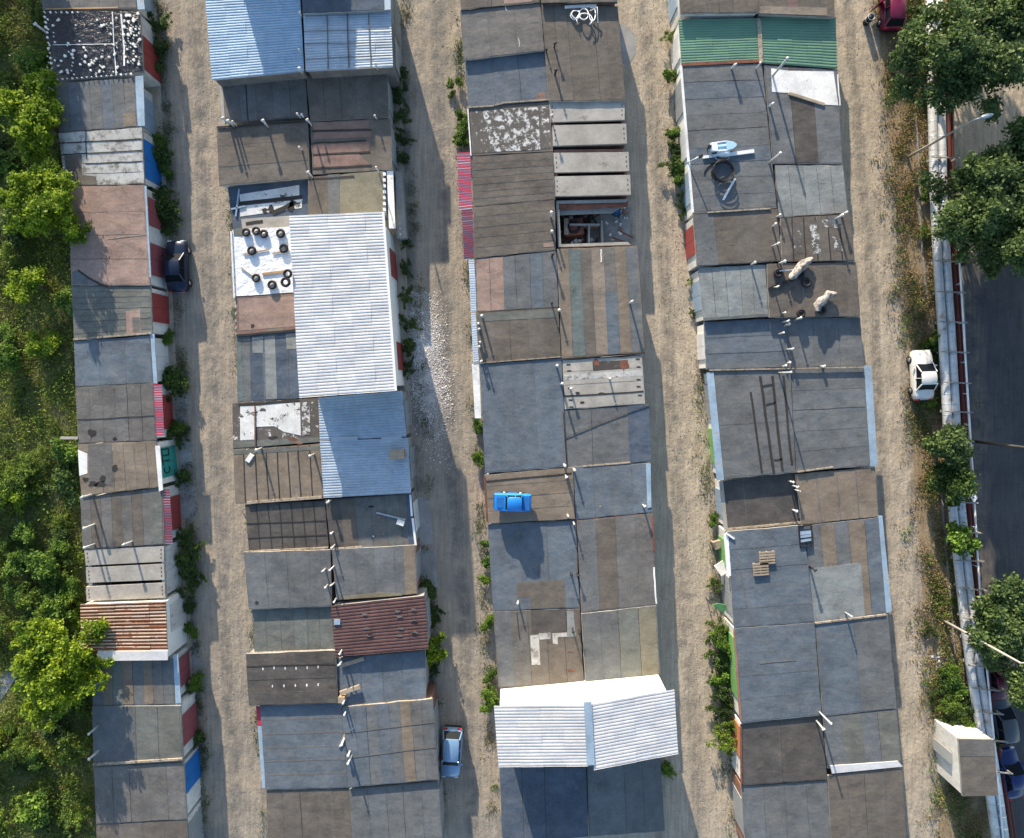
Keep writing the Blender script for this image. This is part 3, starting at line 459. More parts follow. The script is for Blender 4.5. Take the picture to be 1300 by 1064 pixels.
garage('low dark garage with faint white streaks in deep shadow', [(917, 611), (1008, 601), (1016, 663), (922, 672)], 1.95, 'dark', ('v', 7), [('b', M_mortar, .16, [(922, 672), (1017, 663)])], trims=[(M_conc, [(913, 611), (918, 611), (924, 672), (919, 673)], .02)], doors=[('W', .2, .8, 'paleblue')], wall=M_whitewall)
garage('largest blue garage roof where two wooden pallets lie', [(923, 675), (1020, 667), (1034, 790), (932, 797)], 2.35, 'blue', ('h', 5), [('l', M_tarw, .08, [(935, 700), (948, 770)])], trims=[(M_whitemetal, [(919, 679), (925, 679), (928, 731), (923, 731)], -.02)], doors=[('W', .1, .4, 'green'), ('W', .5, .9, 'grey')], wall=M_plaster)
garage('wrinkled blue garage behind a light green wall in weeds', [(932, 798), (1034, 791), (1043, 908), (941, 918)], 2.35, 'blue', ('h', 4, ['blue']), [('l', M_tarw, .07, [(965, 842), (1010, 838)])], trims=[(M_brick, [(931, 800), (933, 800), (942, 916), (939, 916)], .02)], doors=[('W', .1, .8, 'green')], wall=M_plaster)
garage('very dark brown garage with an orange side wall', [(940, 920), (1043, 910), (1050, 990), (941, 997)], 2.3, 'dark', ('v', 2), [('b', M_rustplain, .12, [(940, 922), (941, 995)])], doors=[('W', .05, .6, 'orange')], wall=M_plaster)
garage('dark garage ending the western half of the fourth row', [(941, 999), (1050, 992), (1056, 1076), (947, 1084)], 2.2, 'slate', ('v', 4), doors=[('W', .2, .8, 'grey')])
# ---- fourth row, east half
garage('brown felt garage with a pinkish ledge above the shaded green roof', [(963, -70), (1057, -70), (1060, 22), (964, 18)], 2.9, 'brown', ('v', 5), [('p', 'palebrown', [(964, 8), (1050, 10), (1050, 20), (964, 17)], 2), ('p', 'red', [(1000, 0), (1013, 0), (1013, 9), (1000, 9)])], doors=[('E', .2, .8, 'grey')])
garage('garage with shaded green corrugated roof', [(966, 22), (1061, 22), (1063, 87), (969, 80)], 2.45, None, corr=(M_corrgreen, .2, .028, 'h'), doors=[('E', .2, .8, 'grey')])
garage('dark felt garage half covered by a torn pale sheet', [(970, 83), (1063, 89), (1070, 208), (982, 208)], 2.4, 'deepblue', ('v', 3, ['slate', 'dark', 'slate']), [('p', M_sheetw, [(979, 87), (1000, 90), (1058, 91), (1064, 134), (1047, 133), (1030, 126), (1000, 118), (980, 117)], 3), ('b', M_wood, .2, [(1001, 119), (1046, 133)]), ('l', M_sheetw, .1, [(1063, 95), (1066, 134)])], doors=[('E', .1, .45, 'grey'), ('E', .55, .9, 'grey')])
garage('plain pale grey felt garage below the torn sheet one', [(984, 210), (1070, 210), (1076, 270), (990, 276)], 2.4, 'light', ('v', 5, ['light']), doors=[('E', .2, .8, 'grey')])
garage('brown garage with white flaking stains along its black seams', [(991, 277), (1079, 272), (1085, 331), (993, 332)], 2.6, 'brown', ('v', 6), [('p', M_spots2, [(1006, 283), (1018, 282), (1020, 322), (1008, 322)]), ('p', M_spots, [(1027, 280), (1038, 280), (1042, 322), (1032, 322)]), ('p', M_spots, [(1056, 300), (1067, 304), (1070, 320), (1060, 318)]), ('p', M_spots, [(1043, 279), (1062, 279), (1064, 290), (1046, 288)]), ('p', 'slate', [(1050, 275), (1067, 274), (1069, 285), (1052, 284)], 2)], seam=M_tar, doors=[('E', .2, .8, 'grey')])
garage('brown garage strewn with tyres and two wrapped bundles', [(974, 335), (1087, 333), (1092, 402), (977, 403)], 2.5, 'brown', ('v', 8), [('l', M_tarw, .12, [(1018, 345), (1020, 398)])], doors=[('E', .2, .8, 'grey')])
garage('blue grey garage below the roof with tyres and bundles', [(1001, 404), (1092, 403), (1097, 465), (1002, 467)], 2.1, 'slate', ('v', 3), doors=[('E', .2, .8, 'grey')])
garage('wide scuffed blue garage with a pale blue steel edge', [(1004, 469), (1096, 467), (1104, 591), (1011, 600)], 2.4, 'slate', ('h', 5), [('p', M_tarw, [(1024, 540), (1027, 520), (1026, 545), (1024, 570)], 1), ('b', M_mortar, .1, [(1012, 599), (1057, 593)])], trims=[(M_galvblue, [(1097, 464), (1106, 464), (1114, 592), (1105, 592)], .0)], doors=[('E', .1, .45, 'grey'), ('E', .55, .9, 'grey')])
garage('tan felt garage beside the low dark shadowed one', [(1010, 602), (1111, 594), (1115, 656), (1018, 666)], 2.3, 'tan', ('v', 4), seam=M_tarw, doors=[('E', .2, .8, 'grey')])
garage('patchwork garage with a large pale square and coloured strips', [(1021, 668), (1115, 657), (1124, 779), (1034, 791)], 2.3, 'blue', ('v', 5, ['slate', 'tan', 'slate', 'tan', 'blue']), [('p', 'light', [(1028, 722), (1093, 714), (1098, 784), (1032, 790)], 2), ('b', M_mortar, .12, [(1034, 791), (1124, 780)])], trims=[(M_galvblue, [(1115, 655), (1120, 655), (1132, 776), (1125, 778)], .0)], doors=[('E', .1, .45, 'grey'), ('E', .55, .9, 'grey')])
garage('smooth dark blue garage next to the sunny verge', [(1035, 792), (1127, 780), (1138, 900), (1045, 909)], 2.3, 'slate', ('v', 2, ['blue', 'slate']), [('l', M_rustplain, .06, [(1032, 815), (1034, 835)])], doors=[('E', .1, .45, 'grey'), ('E', .55, .9, 'grey')])
garage('dark greenish garage next to a strip of white sheeting', [(1045, 910), (1138, 901), (1144, 967), (1051, 976)], 2.25, 'slate', ('v', 4, ['slate', 'greengrey']), trims=[(M_corrwhite, [(1054, 972), (1140, 966), (1146, 973), (1056, 982)], .03)], doors=[('E', .2, .8, 'grey')])
garage('garage ending the eastern half of the fourth row', [(1051, 985), (1145, 976), (1151, 1070), (1056, 1078)], 2.2, 'brown', ('v', 4), doors=[('E', .2, .8, 'grey')])
# gabled building roof halves
def gable():
    h = 5.35; hr = 5.75
    a = MB(); off = parent_world(r_gable)
    for quad, dz in (([(627, 896), (742, 891), (747, 968), (633, 974)], 1), ([(750, 890), (856, 875), (861, 957), (753, 973)], -1)):
        q = [P(x, y, h) for x, y in quad]; m = MB()
        if dz == 1: corrugated(m, q, h, M_corrwhite, .225, .02, 'h', 4, z2=hr)
        else: corrugated(m, q, hr, M_corrwhite, .225, .02, 'h', 4, z2=h)
        m.build('roof', r_gable)
    t = MB(); p0, p1 = PV(746, 890.5, hr), PV(750, 970.5, hr)
    t.bar(p0 + Vector((0, 0, .06)), p1 + Vector((0, 0, .06)), .55, .05, M_galvblue); t.build('ridge_cap', r_gable)
    w = MB(); q = [P(x, y, 5.2) for x, y in [(634, 895), (745, 890), (850, 876)]]
    for (x, y), z in zip(q, (5.28, 5.66, 5.28)): pass
    w.add([(q[0][0], q[0][1] - .3, 5.1), (q[1][0], q[1][1] - .3, 5.1), (q[2][0], q[2][1] - .3, 5.1), (q[2][0], q[2][1] - .3, 5.28), (q[1][0], q[1][1] - .3, 5.66), (q[0][0], q[0][1] - .3, 5.28)], [(1, 0, 5, 4), (2, 1, 4, 3)], M_whitewall)
    w.build('gable_wall', r_gable)
gable()
# ruined garage contents
def ruin():
    r = r_ruin
    m = MB(); q = [P(x, y, 2.1) for x, y in [(705, 258), (798, 252), (797, 262), (706, 266)]]
    m.prism(q, 1.9, 2.05, M_rustplain); m.build('sagging_beam', r)
    m = MB(); m.prism([P(x, y, 1.8) for x, y in [(705, 264), (790, 262), (778, 270), (706, 273)]], 1.65, 1.8, M_conc2); m.build('fallen_slab', r)
    for (a, b) in (((764, 280), (765, 313)), ((723, 285), (762, 285)), ((748, 286), (748, 308))):
        m = MB(); p, q_ = P(*a, 1.2), P(*b, 1.2); m.bar((*p, .6), (*q_, .6), .14, 1.2, M_conc2); m.build('partition', r)
    m = MB(); m.box((*P(775, 292, .02), .05), (3.2, 3.6, .04), M_conc2); m.build('rubble_floor', r)
ruin()
def debris():
    m = MB(); rr = random.Random(4)
    for k in range(70):
        x, y = P(rr.uniform(708, 797), rr.uniform(262, 310), .1); a = rr.uniform(0, 3.1)
        if rr.random() < .35: m.box((x, y, rr.uniform(.08, .3)), (rr.uniform(.5, 1.4), rr.uniform(.06, .14), .05), rr.choice([M_wood, M_rustplain, M_black]), a, rr.uniform(-.2, .2))
        else: m.box((x, y, .1), (rr.uniform(.1, .35), rr.uniform(.1, .3), rr.uniform(.08, .25)), rr.choice([M_brick, M_conc2, M_dark, M_dark, M_sheetw]), a, rr.uniform(-.3, .3))
    o = m.build('debris', r_ruin); o['kind'] = 'stuff'
debris()
def junk(mb_fn, px, py, h, name, label, cat, group=None):
    x, y = P(px, py, h); mb = MB(); mb_fn(mb, x, y, h); return solo(mb, name, label, cat, group, (x, y, h))
junk(lambda m, x, y, h: (m.box((x, y, h + .45), (1.5, 1.3, .9), M_rustplain, .1), m.torus((x, y, h + .92), .42, .12, M_rubber), m.box((x - .6, y, h + .95), (.35, 1.3, .08), M_wood)), 727, 292, .05, 'rusty_stove', 'rusty metal stove standing in the roofless garage', 'stove')
junk(lambda m, x, y, h: (m.tube([(x, y, h), (x, y, h + .8)], .28, paint('drum_blue', (.03, .12, .35)), 14), m.torus((x, y, h + .8), .28, .025, M_black), m.torus((x, y, h + .4), .28, .02, M_black)), 781, 271, .05, 'drum', 'small dark blue drum in the corner of the roofless garage', 'drum')
# ------------------------------------------------------------------ vent pipes (fixed to their garage)
VENTS = [(380,15),(380,64),(386,88),(285,152),(291,154.5),(296,155.5),(334.5,155),(378,145),(383,146),(391,153),(477,148),(381.5,188),(392,219.6),(478,214),(477,82),
 (44.6,30.5),(54.5,108.5),(57.5,145),(112,876),(112,932),(113,964),(104.5,632),(107,670),(107,696),(157,692),(325,572.6),(393.5,578.5),(416,637),(420,678),(421,695.5),
 (412,723),(420,723),(414.5,744),(422,743),(424,764.5),(433.4,826),(431.6,844),(435.5,892.6),(437,906.6),(433,946),(443,956.6),(443.4,966),(704,57),(694,63),(705,92),(701,147),
 (700,271),(701,293.5),(701.5,325),(701,385),(712.6,394),(802.6,383),(612,401.5),(608,411),(608,418),(609,434),(609,440),(610.5,458),(707.5,465),(713,488),(724.6,493.5),(717,591),(730,595.6),(719,605),(721,655),(732,667),(818,643),
 (658,766.6),(725.5,730),(733.4,731.6),(728,802.6),(736,804),(931.7,83),(964,82),(998.7,75.6,2.3),(980.3,132),(989.7,195.4,1.8),(989,274),(1074,272),(1067,275),(984,286),(986,310),(957,336),(996,332),(985,364),(995.6,397),(1018.7,404),(1001.5,407),(1004,412),(996,423),(1010,442.6),(1000,465),(1008.6,461),(1048.5,465),
 (1003,472.8,1.9),(1010,613.7),(1015.6,620),(1018,625),(1014.5,651),(1035,723.7),(1081,783),(1053.7,918.4,1.5),(1045,928),(775,480,.5)]
DARKV = {42, 43, 44, 48, 49, 68, 69, 70, 71, 99}
M_capmetal = paint('cap_metal', (.55, .55, .54), .5, .2)
M_pipe = base_mat('vent_pipe', (.45, .46, .46), .6, .1, stain=(.25, .14, .08), stain_lo=.6, stain_hi=.66)
for vi, v in enumerate(VENTS):
    hv = v[2] if len(v) > 2 else random.choice([.5, .6, .75, .9])
    if v[0] < 120 : hv = 1.0
    x, y = P(v[0], v[1], 2.4 + hv)
    def score(g):
        q = g[1]; x0 = min(p[0] for p in q) - .1; x1 = max(p[0] for p in q) + .1; y0 = min(p[1] for p in q) - .1; y1 = max(p[1] for p in q) + .1
        dx = max(x0 - x, 0, x - x1); dy = max(y0 - y, 0, y - y1); return math.hypot(dx, dy)
    root, q, h = min(GAR, key=score)
    if h > 3.4: x, y = P(v[0], v[1], h + hv)
    xs = sorted(p[0] for p in q); ys = sorted(p[1] for p in q)
    x = min(max(x, xs[0] + .12), xs[3] - .12); y = min(max(y, ys[0] + .12), ys[3] - .12)
    m = MB(); mat = M_black if vi in DARKV else M_pipe; r = random.choice([.06, .07, .08])
    lx, ly = random.uniform(-.05, .05), random.uniform(-.05, .05)
    m.tube([(x, y, h - .1), (x + lx * .5, y + ly * .5, h + hv * .5), (x + lx, y + ly, h + hv)], r, mat, 10)
    o = m.build('vent_pipe', root)
    c = MB(); cm = M_black if vi in DARKV else M_capmetal; X, Y, Z = x + lx, y + ly, h + hv
    if vi % 3 == 0: c.tube([(X - .1, Y - .06, Z + .03), (X + .1, Y + .06, Z + .03)], r * 1.1, cm, 10)
    else: c.tube([(X, Y, Z + .06), (X, Y, Z + .09), (X, Y, Z + .16)], r * 1.6, cm, 12, r2=.03)
    d = c.build('vent_cap', root); d.parent = o
# small chimney box on blue roof, tilted white box etc.
m = MB(); x, y = P(504, 577, 3.5); m.box((x, y, 3.15), (.95, .6, .8), paint('box_brown', (.32, .16, .07)), .05); m.box((x, y, 3.57), (1.05, .7, .05), M_wood, .05); m.build('chimney_box', r_box)
# teal door letters: C T O, read looking at the gates from the lane
def letters():
    q = [g for g in GAR if g[0] is r_sto][0][1]; h = [g for g in GAR if g[0] is r_sto][0][2]
    a = Vector((q[1][0] - .12 + .1, q[1][1] - .12)); b = Vector((q[2][0] - .12 + .1, q[2][1] + .12)); m = MB()
    def pt(s, z):                                     # s 0 (north) .. 1 (south)
        p = a.lerp(b, s); return Vector((p.x + .012, p.y, z))
    z0, z1, t = 1.0, 1.85, .05
    def st(s0, za, s1, zb): m.bar(pt(s0, za), pt(s1, zb), .05, .02, M_black) if False else m.tube([pt(s0, za), pt(s1, zb)], .042, M_black, 6)
    # O (square), north end
    st(.19, z0, .19, z1); st(.34, z0, .34, z1); st(.19, z0, .34, z0); st(.19, z1, .34, z1)
    st(.37, z1, .56, z1); st(.465, z0, .465, z1)
    pts = [pt(.67 + .08 * math.cos(t_), 1.4 + .36 * math.sin(t_)) for t_ in [math.radians(d) for d in range(150, -155, -25)]]
    pts = [pt(.675 + .085 * math.cos(t_), (z0 + z1) / 2 + .35 * math.sin(t_)) for t_ in [math.radians(d) for d in range(130, -131, -20)]]
    m.tube(pts, .042, M_black, 6)
    do = [c for c in r_sto.children if c.name.startswith('garage_door')][0]
    o = m.build('painted_letters', r_sto); o.parent = do
letters()
# ------------------------------------------------------------------ ground
def gmat(name, c1, c2, c3, tracks=False, scale=1.0, bump=.5):
    m = bpy.data.materials.new(name); nt, N, L = nm(m); b = N['Principled BSDF']; b.inputs['Roughness'].default_value = .95; b.inputs['Specular IOR Level'].default_value = .15
    g = N.new('ShaderNodeNewGeometry')
    def noise(s, d=6, r=.65, vec=None):
        n = N.new('ShaderNodeTexNoise'); n.inputs['Scale'].default_value = s; n.inputs['Detail'].default_value = d; n.inputs['Roughness'].default_value = r
        L.new(vec or g.outputs['Position'], n.inputs['Vector']); return n.outputs['Fac']
    def ramp(src, a, b_, lo=0, hi=1):
        r = N.new('ShaderNodeMapRange'); r.inputs[1].default_value = a; r.inputs[2].default_value = b_; r.inputs[3].default_value = lo; r.inputs[4].default_value = hi; L.new(src, r.inputs[0]); return r.outputs[0]
    def mix(f, a, b_):
        x = N.new('ShaderNodeMix'); x.data_type = 'RGBA'; L.new(f, x.inputs[0])
        for s, v in ((6, a), (7, b_)):
            if isinstance(v, tuple): x.inputs[s].default_value = (*v, 1)
            else: L.new(v, x.inputs[s])
        return x.outputs[2]
    col = mix(ramp(noise(.35 * scale), .38, .62), c1, c2)
    col = mix(ramp(noise(1.7 * scale, 8, .7), .55, .7, 0, .7), col, c3)
    if tracks:
        uv = N.new('ShaderNodeUVMap'); sp = N.new('ShaderNodeSeparateXYZ'); L.new(uv.outputs[0], sp.inputs[0])
        wob = N.new('ShaderNodeMath'); wob.operation = 'MULTIPLY_ADD'; L.new(noise(.12, 2), wob.inputs[0]); wob.inputs[1].default_value = .22; L.new(sp.outputs[0], wob.inputs[2])
        t = N.new('ShaderNodeMath'); t.operation = 'MULTIPLY'; L.new(wob.outputs[0], t.inputs[0]); t.inputs[1].default_value = 2 * math.pi * 2.1
        s_ = N.new('ShaderNodeMath'); s_.operation = 'SINE'; L.new(t.outputs[0], s_.inputs[0])
        k = N.new('ShaderNodeMath'); k.operation = 'MULTIPLY'; L.new(ramp(s_.outputs[0], .0, .9), k.inputs[0]); L.new(ramp(noise(.8, 5), .35, .6), k.inputs[1])
        k2 = N.new('ShaderNodeMath'); k2.operation = 'MULTIPLY'; L.new(k.outputs[0], k2.inputs[0]); k2.inputs[1].default_value = .95
        col = mix(k2.outputs[0], col, tracks)
    # fine streaks along the lane and grit
    mp = N.new('ShaderNodeMapping'); mp.inputs['Scale'].default_value = (5, .35, 1); L.new(g.outputs['Position'], mp.inputs['Vector'])
    f = ramp(noise(.9, 5, .6, mp.outputs[0]), .35, .65, .86, 1.14)
    f2 = ramp(noise(9, 5, .8), .3, .7, .75, 1.25)
    mm = N.new('ShaderNodeMath'); mm.operation = 'MULTIPLY'; L.new(f, mm.inputs[0]); L.new(f2, mm.inputs[1])
    sc = N.new('ShaderNodeVectorMath'); sc.operation = 'SCALE'; L.new(col, sc.inputs[0]); L.new(mm.outputs[0], sc.inputs['Scale'])
    L.new(sc.outputs[0], b.inputs['Base Color'])
    bp = N.new('ShaderNodeBump'); bp.inputs['Strength'].default_value = bump; bp.inputs['Distance'].default_value = .06
    L.new(noise(3.2, 9, .75), bp.inputs['Height'])
    b2 = N.new('ShaderNodeBump'); b2.inputs['Strength'].default_value = bump * .8; b2.inputs['Distance'].default_value = .22
    mp3 = N.new('ShaderNodeMapping'); mp3.inputs['Scale'].default_value = (1.3, .6, 1); L.new(g.outputs['Position'], mp3.inputs['Vector'])
    L.new(noise(.9, 4, .55, mp3.outputs[0]), b2.inputs['Height']); L.new(bp.outputs[0], b2.inputs['Normal']); L.new(b2.outputs[0], b.inputs['Normal'])
    return m
G_dirt = gmat('dirt', (.4, .34, .26), (.46, .4, .31), (.3, .25, .19), bump=.8)
G_lane = gmat('lane_sand', (.37, .315, .24), (.45, .385, .295), (.26, .225, .175), tracks=(.22, .195, .16), bump=.8)
G_lanegrey = gmat('lane_gravel', (.27, .243, .205), (.37, .315, .245), (.2, .185, .162), tracks=(.175, .165, .148), bump=.8)
G_asph = gmat('asphalt', (.068, .07, .076), (.09, .09, .092), (.055, .056, .06), tracks=(.16, .14, .12), bump=.2)
G_verge = gmat('verge_soil', (.24, .18, .11), (.3, .23, .15), (.13, .12, .06))
G_slope = gmat('slope_soil', (.1, .11, .04), (.15, .14, .06), (.07, .08, .03))
G_patch = base_mat('concrete_apron', (.3, .3, .29), .9)
def sheet(name, pts, z, mat, nseg=1):
    # pts: list of (xl, xr, y) pixel rows -> UV u across, v along
    me = bpy.data.meshes.new(name); vs = []; uvs = []
    for xl, xr, y in pts:
        for t in (0, .25, .5, .75, 1):
            x, yy = P(xl + (xr - xl) * t, y); vs.append((x, yy, z)); uvs.append((t, yy))
    fs = [(r * 5 + c + 5, r * 5 + c + 6, r * 5 + c + 1, r * 5 + c) for r in range(len(pts) - 1) for c in range(4)]
    me.from_pydata(vs, [], fs); uvl = me.uv_layers.new(name='UVMap')
    for lp in me.loops: uvl.data[lp.index].uv = uvs[lp.vertex_index]
    me.materials.append(mat); me.update(); o = bpy.data.objects.new(name, me); C.objects.link(o); o['kind'] = 'structure'; return o
g = MB(); g.add([(-400, -400, 0), (400, -400, 0), (400, 400, 0), (-400, 400, 0)], [(0, 1, 2, 3)], G_dirt); tag(g.build('ground'), kind='structure')
sheet('dirt_lane', [(190, 300, -300), (198, 300, 0), (225, 318, 487), (252, 345, 980), (262, 352, 1300)], .004, G_lanegrey)
sheet('dirt_lane', [(500, 600, -300), (508, 604, 0), (520, 620, 487), (552, 645, 980), (560, 650, 1300)], .004, G_lanegrey)
sheet('dirt_lane', [(770, 870, -300), (776, 868, 0), (805, 902, 487), (830, 942, 980), (835, 950, 1300)], .004, G_lane)
sheet('dirt_lane', [(1030, 1110, -300), (1040, 1112, 0), (1075, 1150, 400), (1080, 1162, 640), (1100, 1190, 980), (1105, 1196, 1300)], .004, G_lane)
sheet('verge', [(1112, 1180, -300), (1112, 1182, 0), (1150, 1215, 400), (1162, 1230, 640), (1190, 1262, 980), (1196, 1270, 1300)], .008, G_verge)
sheet('road', [(1222, 1420, 320), (1230, 1425, 520), (1240, 1430, 740), (1262, 1440, 980), (1270, 1450, 1300)], .012, G_asph)
sheet('slope_ground', [(-600, 92, -300), (-600, 92, 0), (-600, 120, 487), (-600, 150, 980), (-600, 160, 1300)], .006, G_slope)
def ppoly(name, pts, z, mat):
    m = MB(); m.prism([P(x, y) for x, y in pts], .001, z, mat); return tag(m.build(name), kind='structure')
ppoly('concrete_patch', [(784, 30), (795, 32), (806, 45), (807, 68), (798, 84), (790, 80), (785, 60)], .016, G_patch)
for pts in ([(222, 500), (238, 500), (238, 540), (224, 541)], [(226, 556), (241, 556), (244, 600), (228, 604)], [(228, 612), (248, 610), (249, 655), (231, 660)], [(213, 180), (216, 180), (218, 215), (213, 215)], [(526, 630), (545, 632), (550, 690), (530, 694)], [(528, 698), (552, 698), (556, 745), (532, 750)], [(242, 820), (252, 820), (256, 870), (246, 872)]):
    ppoly('concrete_patch', pts, .014, G_patch)
ppoly('path', [(-40, 905), (10, 845), (38, 805), (52, 812), (44, 830), (20, 862), (-20, 920)], .03, G_patch)
def kerb(pts, name='kerb'):
    m = MB(); w = [P(*p) for p in pts]
    for a, b in zip(w[:-1], w[1:]): m.bar((*a, .05), (*b, .05), .12, .14, M_conc2)
    tag(m.build(name), kind='structure')
kerb([(1160, 120), (1165, 200), (1168, 300), (1176, 380)]); kerb([(1183, 540), (1188, 610)]); kerb([(1194, 620), (1200, 700), (1208, 790), (1212, 840)])
# gravel and rubble (stuff)
def stones(name, n, fn, s0, s1, mat):
    vs = []; fs = []
    base = np.array([(1, 0, 0), (-1, 0, 0), (0, 1, 0), (0, -1, 0), (0, 0, .7), (0, 0, -.5)]); F = [(0, 2, 4), (2, 1, 4), (1, 3, 4), (3, 0, 4), (2, 0, 5), (1, 2, 5), (3, 1, 5), (0, 3, 5)]
    for i in range(n):
        px, py = fn(); x, y = P(px, py); s = random.uniform(s0, s1) * random.uniform(.6, 1.4); a = random.uniform(0, 6.28); ca, sa = math.cos(a), math.sin(a); o = len(vs)
        for b in base: X = b[0] * s * random.uniform(.7, 1.3); Y = b[1] * s * random.uniform(.6, 1.2); vs.append((x + X * ca - Y * sa, y + X * sa + Y * ca, .01 + b[2] * s * .8))
        fs += [tuple(k + o for k in f) for f in F]
    me = bpy.data.meshes.new(name); me.from_pydata(vs, [], fs); me.materials.append(mat); o = bpy.data.objects.new(name, me); C.objects.link(o); o['kind'] = 'stuff'; return o
LANES = [lambda y: 262 + y * .045, lambda y: 565 + y * .045, lambda y: 836 + y * .055, lambda y: 1085 + y * .06]
M_stone = base_mat('gravel_stone', (.24, .21, .17), .95, var=.5); M_stonew = base_mat('rubble_stone', (.56, .545, .54), .9, var=.4)
def lane_pt():
    y = random.uniform(-40, 1070); k = random.choice([0, 1, 2, 2, 2, 2, 3]); return (LANES[k](y) + random.gauss(0, 16), y)
stones('gravel', 5000, lane_pt, .015, .05, M_stone)
def rub_pt():
    while True:
        x, y = random.gauss(0, 1), random.gauss(0, 1)
        X = 540 + x * 13; Y = 455 + y * 48 
        X += (Y - 455) * .12
        if 505 < X < 600 and 370 < Y < 600: return X, Y
stones('rubble', 12000, rub_pt, .015, .05, M_stonew)
stones('rubble', 500, rub_pt, .04, .09, M_stonew)
stones('rubble', 160, lambda: (random.gauss(1197, 5), random.gauss(838, 5)), .05, .14, M_stonew)
# ------------------------------------------------------------------ foliage
def leaf_mesh(name, centers, sizes, mat, up=.5, rng=RNG, aspect=.6):
    n = len(centers); a = rng.normal(size=(n, 3)); a[:, 2] *= (1 - up); a /= np.linalg.norm(a, axis=1)[:, None] + 1e-9
    b = rng.normal(size=(n, 3)); b[:, 2] *= (1 - up); b -= (b * a).sum(1)[:, None] * a; b /= np.linalg.norm(b, axis=1)[:, None] + 1e-9
    s = sizes[:, None]; v = np.stack([centers - a * s, centers - b * s * aspect, centers + a * s, centers + b * s * aspect], 1).reshape(-1, 3)
    me = bpy.data.meshes.new(name); me.vertices.add(4 * n); me.vertices.foreach_set('co', v.astype(np.float32).ravel())
    me.loops.add(4 * n); me.loops.foreach_set('vertex_index', np.arange(4 * n, dtype=np.int32)); me.polygons.add(n)
    me.polygons.foreach_set('loop_start', np.arange(0, 4 * n, 4, dtype=np.int32)); me.polygons.foreach_set('loop_total', np.full(n, 4, np.int32))
    me.update(calc_edges=True); me.materials.append(mat); return me
def crown_pts(rx, ry, rz, clumps, per, cs, rng=RNG, nb=None):
    nb = nb or max(9, clumps // 14); br = []
    for i in range(nb):                                  # limbs of unequal length, each with side twigs that carry the leaf clumps
        az = 2 * math.pi * (i / nb + rng.uniform(-.04, .04)) * 1.618 * 3; el = rng.uniform(-.25, 1.25); ln = rng.uniform(.62, 1.12)
        br.append((np.array([math.cos(az) * math.cos(el), math.sin(az) * math.cos(el), math.sin(el)]), ln))
    out = []; sz = []
    for i in range(clumps):
        d, ln = br[rng.integers(0, nb)]; t = rng.random() ** .62; side = rng.normal(size=3); side -= side.dot(d) * d; side /= np.linalg.norm(side)
        out.append(d * ln * t + side * abs(rng.normal()) * .2 * (1.15 - .6 * t)); sz.append(1.25 - .65 * t)
    c = np.array(out) * np.array([rx, ry, rz]); sz = np.array(sz)[:, None]
    p = np.repeat(c, per, 0) + rng.normal(size=(clumps * per, 3)) * np.repeat(sz * rng.uniform(.6, 1.2, size=(clumps, 1)) * cs, per, 0) * np.array([1, 1, .55])
    return p, c
def tree(name, label, cat, px, py, hmid, rx, ry, rz, mat, clumps, per, leaf, group=None, cs=.4, loc=None, up=.5):
    x, y = loc or P(px, py, hmid); root = thing(name, label, cat, (x, y, 0), group)
    p, c = crown_pts(rx, ry, rz, clumps, per, cs); p[:, 2] += hmid; p[:, 2] = np.maximum(p[:, 2], .3)
    me = leaf_mesh('crown', p, RNG.uniform(leaf * .6, leaf * 1.3, len(p)), mat, up); o = bpy.data.objects.new('crown', me); C.objects.link(o); o.parent = root
    t = MB(); t.tube([(0, 0, 0), (.1, .05, hmid * .5), (0, 0, hmid * .95)], .22, M_bark, 8, r2=.09)
    for k in range(7):
        e = c[RNG.integers(0, len(c))]; t.tube([(.05, 0, hmid * .45), (e[0] * .5, e[1] * .5, hmid + e[2] * .3), (e[0] * .9, e[1] * .9, hmid + e[2] * .9)], .09, M_bark, 6, r2=.02)
    o = t.build('trunk', None, (0, 0, 0)); o.parent = root; return root
tree('maple_tree', 'yellow green maple reaching over the rusty corrugated roof', 'tree', 76, 838, 3.2, 3.7, 4.6, 2.4, L_bright, 520, 70, .12, cs=.27)
tree('maple_tree', 'yellow green maple overhanging the pinkish felt roof', 'tree', 62, 258, 3.0, 3.2, 3.4, 2.0, L_bright, 330, 70, .115, cs=.27)
tree('maple_tree', 'narrow yellow green maple beside the whitewashed crumbling roof', 'tree', 42, 150, 3.0, 2.1, 3.8, 2.0, L_bright, 240, 70, .115, cs=.26)
tree('maple_tree', 'small bright green sapling in the middle of the overgrown slope', 'tree', 38, 362, 1.5, 1.6, 1.5, 1.1, L_bright, 90, 60, .1, cs=.22)
tree('shade_tree', 'largest dark green tree by the road at the top corner', 'tree', 1237, 66, 5.5, 5.9, 4.9, 2.8, L_dark, 760, 90, .13, cs=.4)
tree('shade_tree', 'dark tree between the street lamp and the asphalt road', 'tree', 1256, 258, 5.0, 4.6, 4.9, 2.6, L_dark, 560, 90, .13, cs=.4)
tree('shade_tree', 'tree crown at the edge with paler leaf clumps', 'tree', 1298, 315, 6.0, 2.4, 2.8, 2.0, L_dark, 220, 90, .13, cs=.36)
tree('shade_tree', 'round tree next to the tilted lower street lamp', 'tree', 1288, 792, 2.9, 3.9, 4.5, 1.4, L_dark, 460, 90, .13, cs=.38)
tree('shade_tree', 'small roadside tree below the lower street lamp', 'tree', 1296, 872, 3.2, 1.8, 1.8, 1.3, L_dark, 130, 80, .12, cs=.34)
tree('shade_tree', 'shade tree standing beyond the road near the top edge', 'tree', 1322, 190, 6.0, 2.6, 2.6, 2.0, L_dark, 240, 80, .13, cs=.36)
tree('roadside_bush_tree', 'bushy young tree leaning over the heating pipes', 'tree', 1205, 568, 2.0, 1.8, 1.9, 1.4, L_dark, 130, 60, .14, cs=.3)
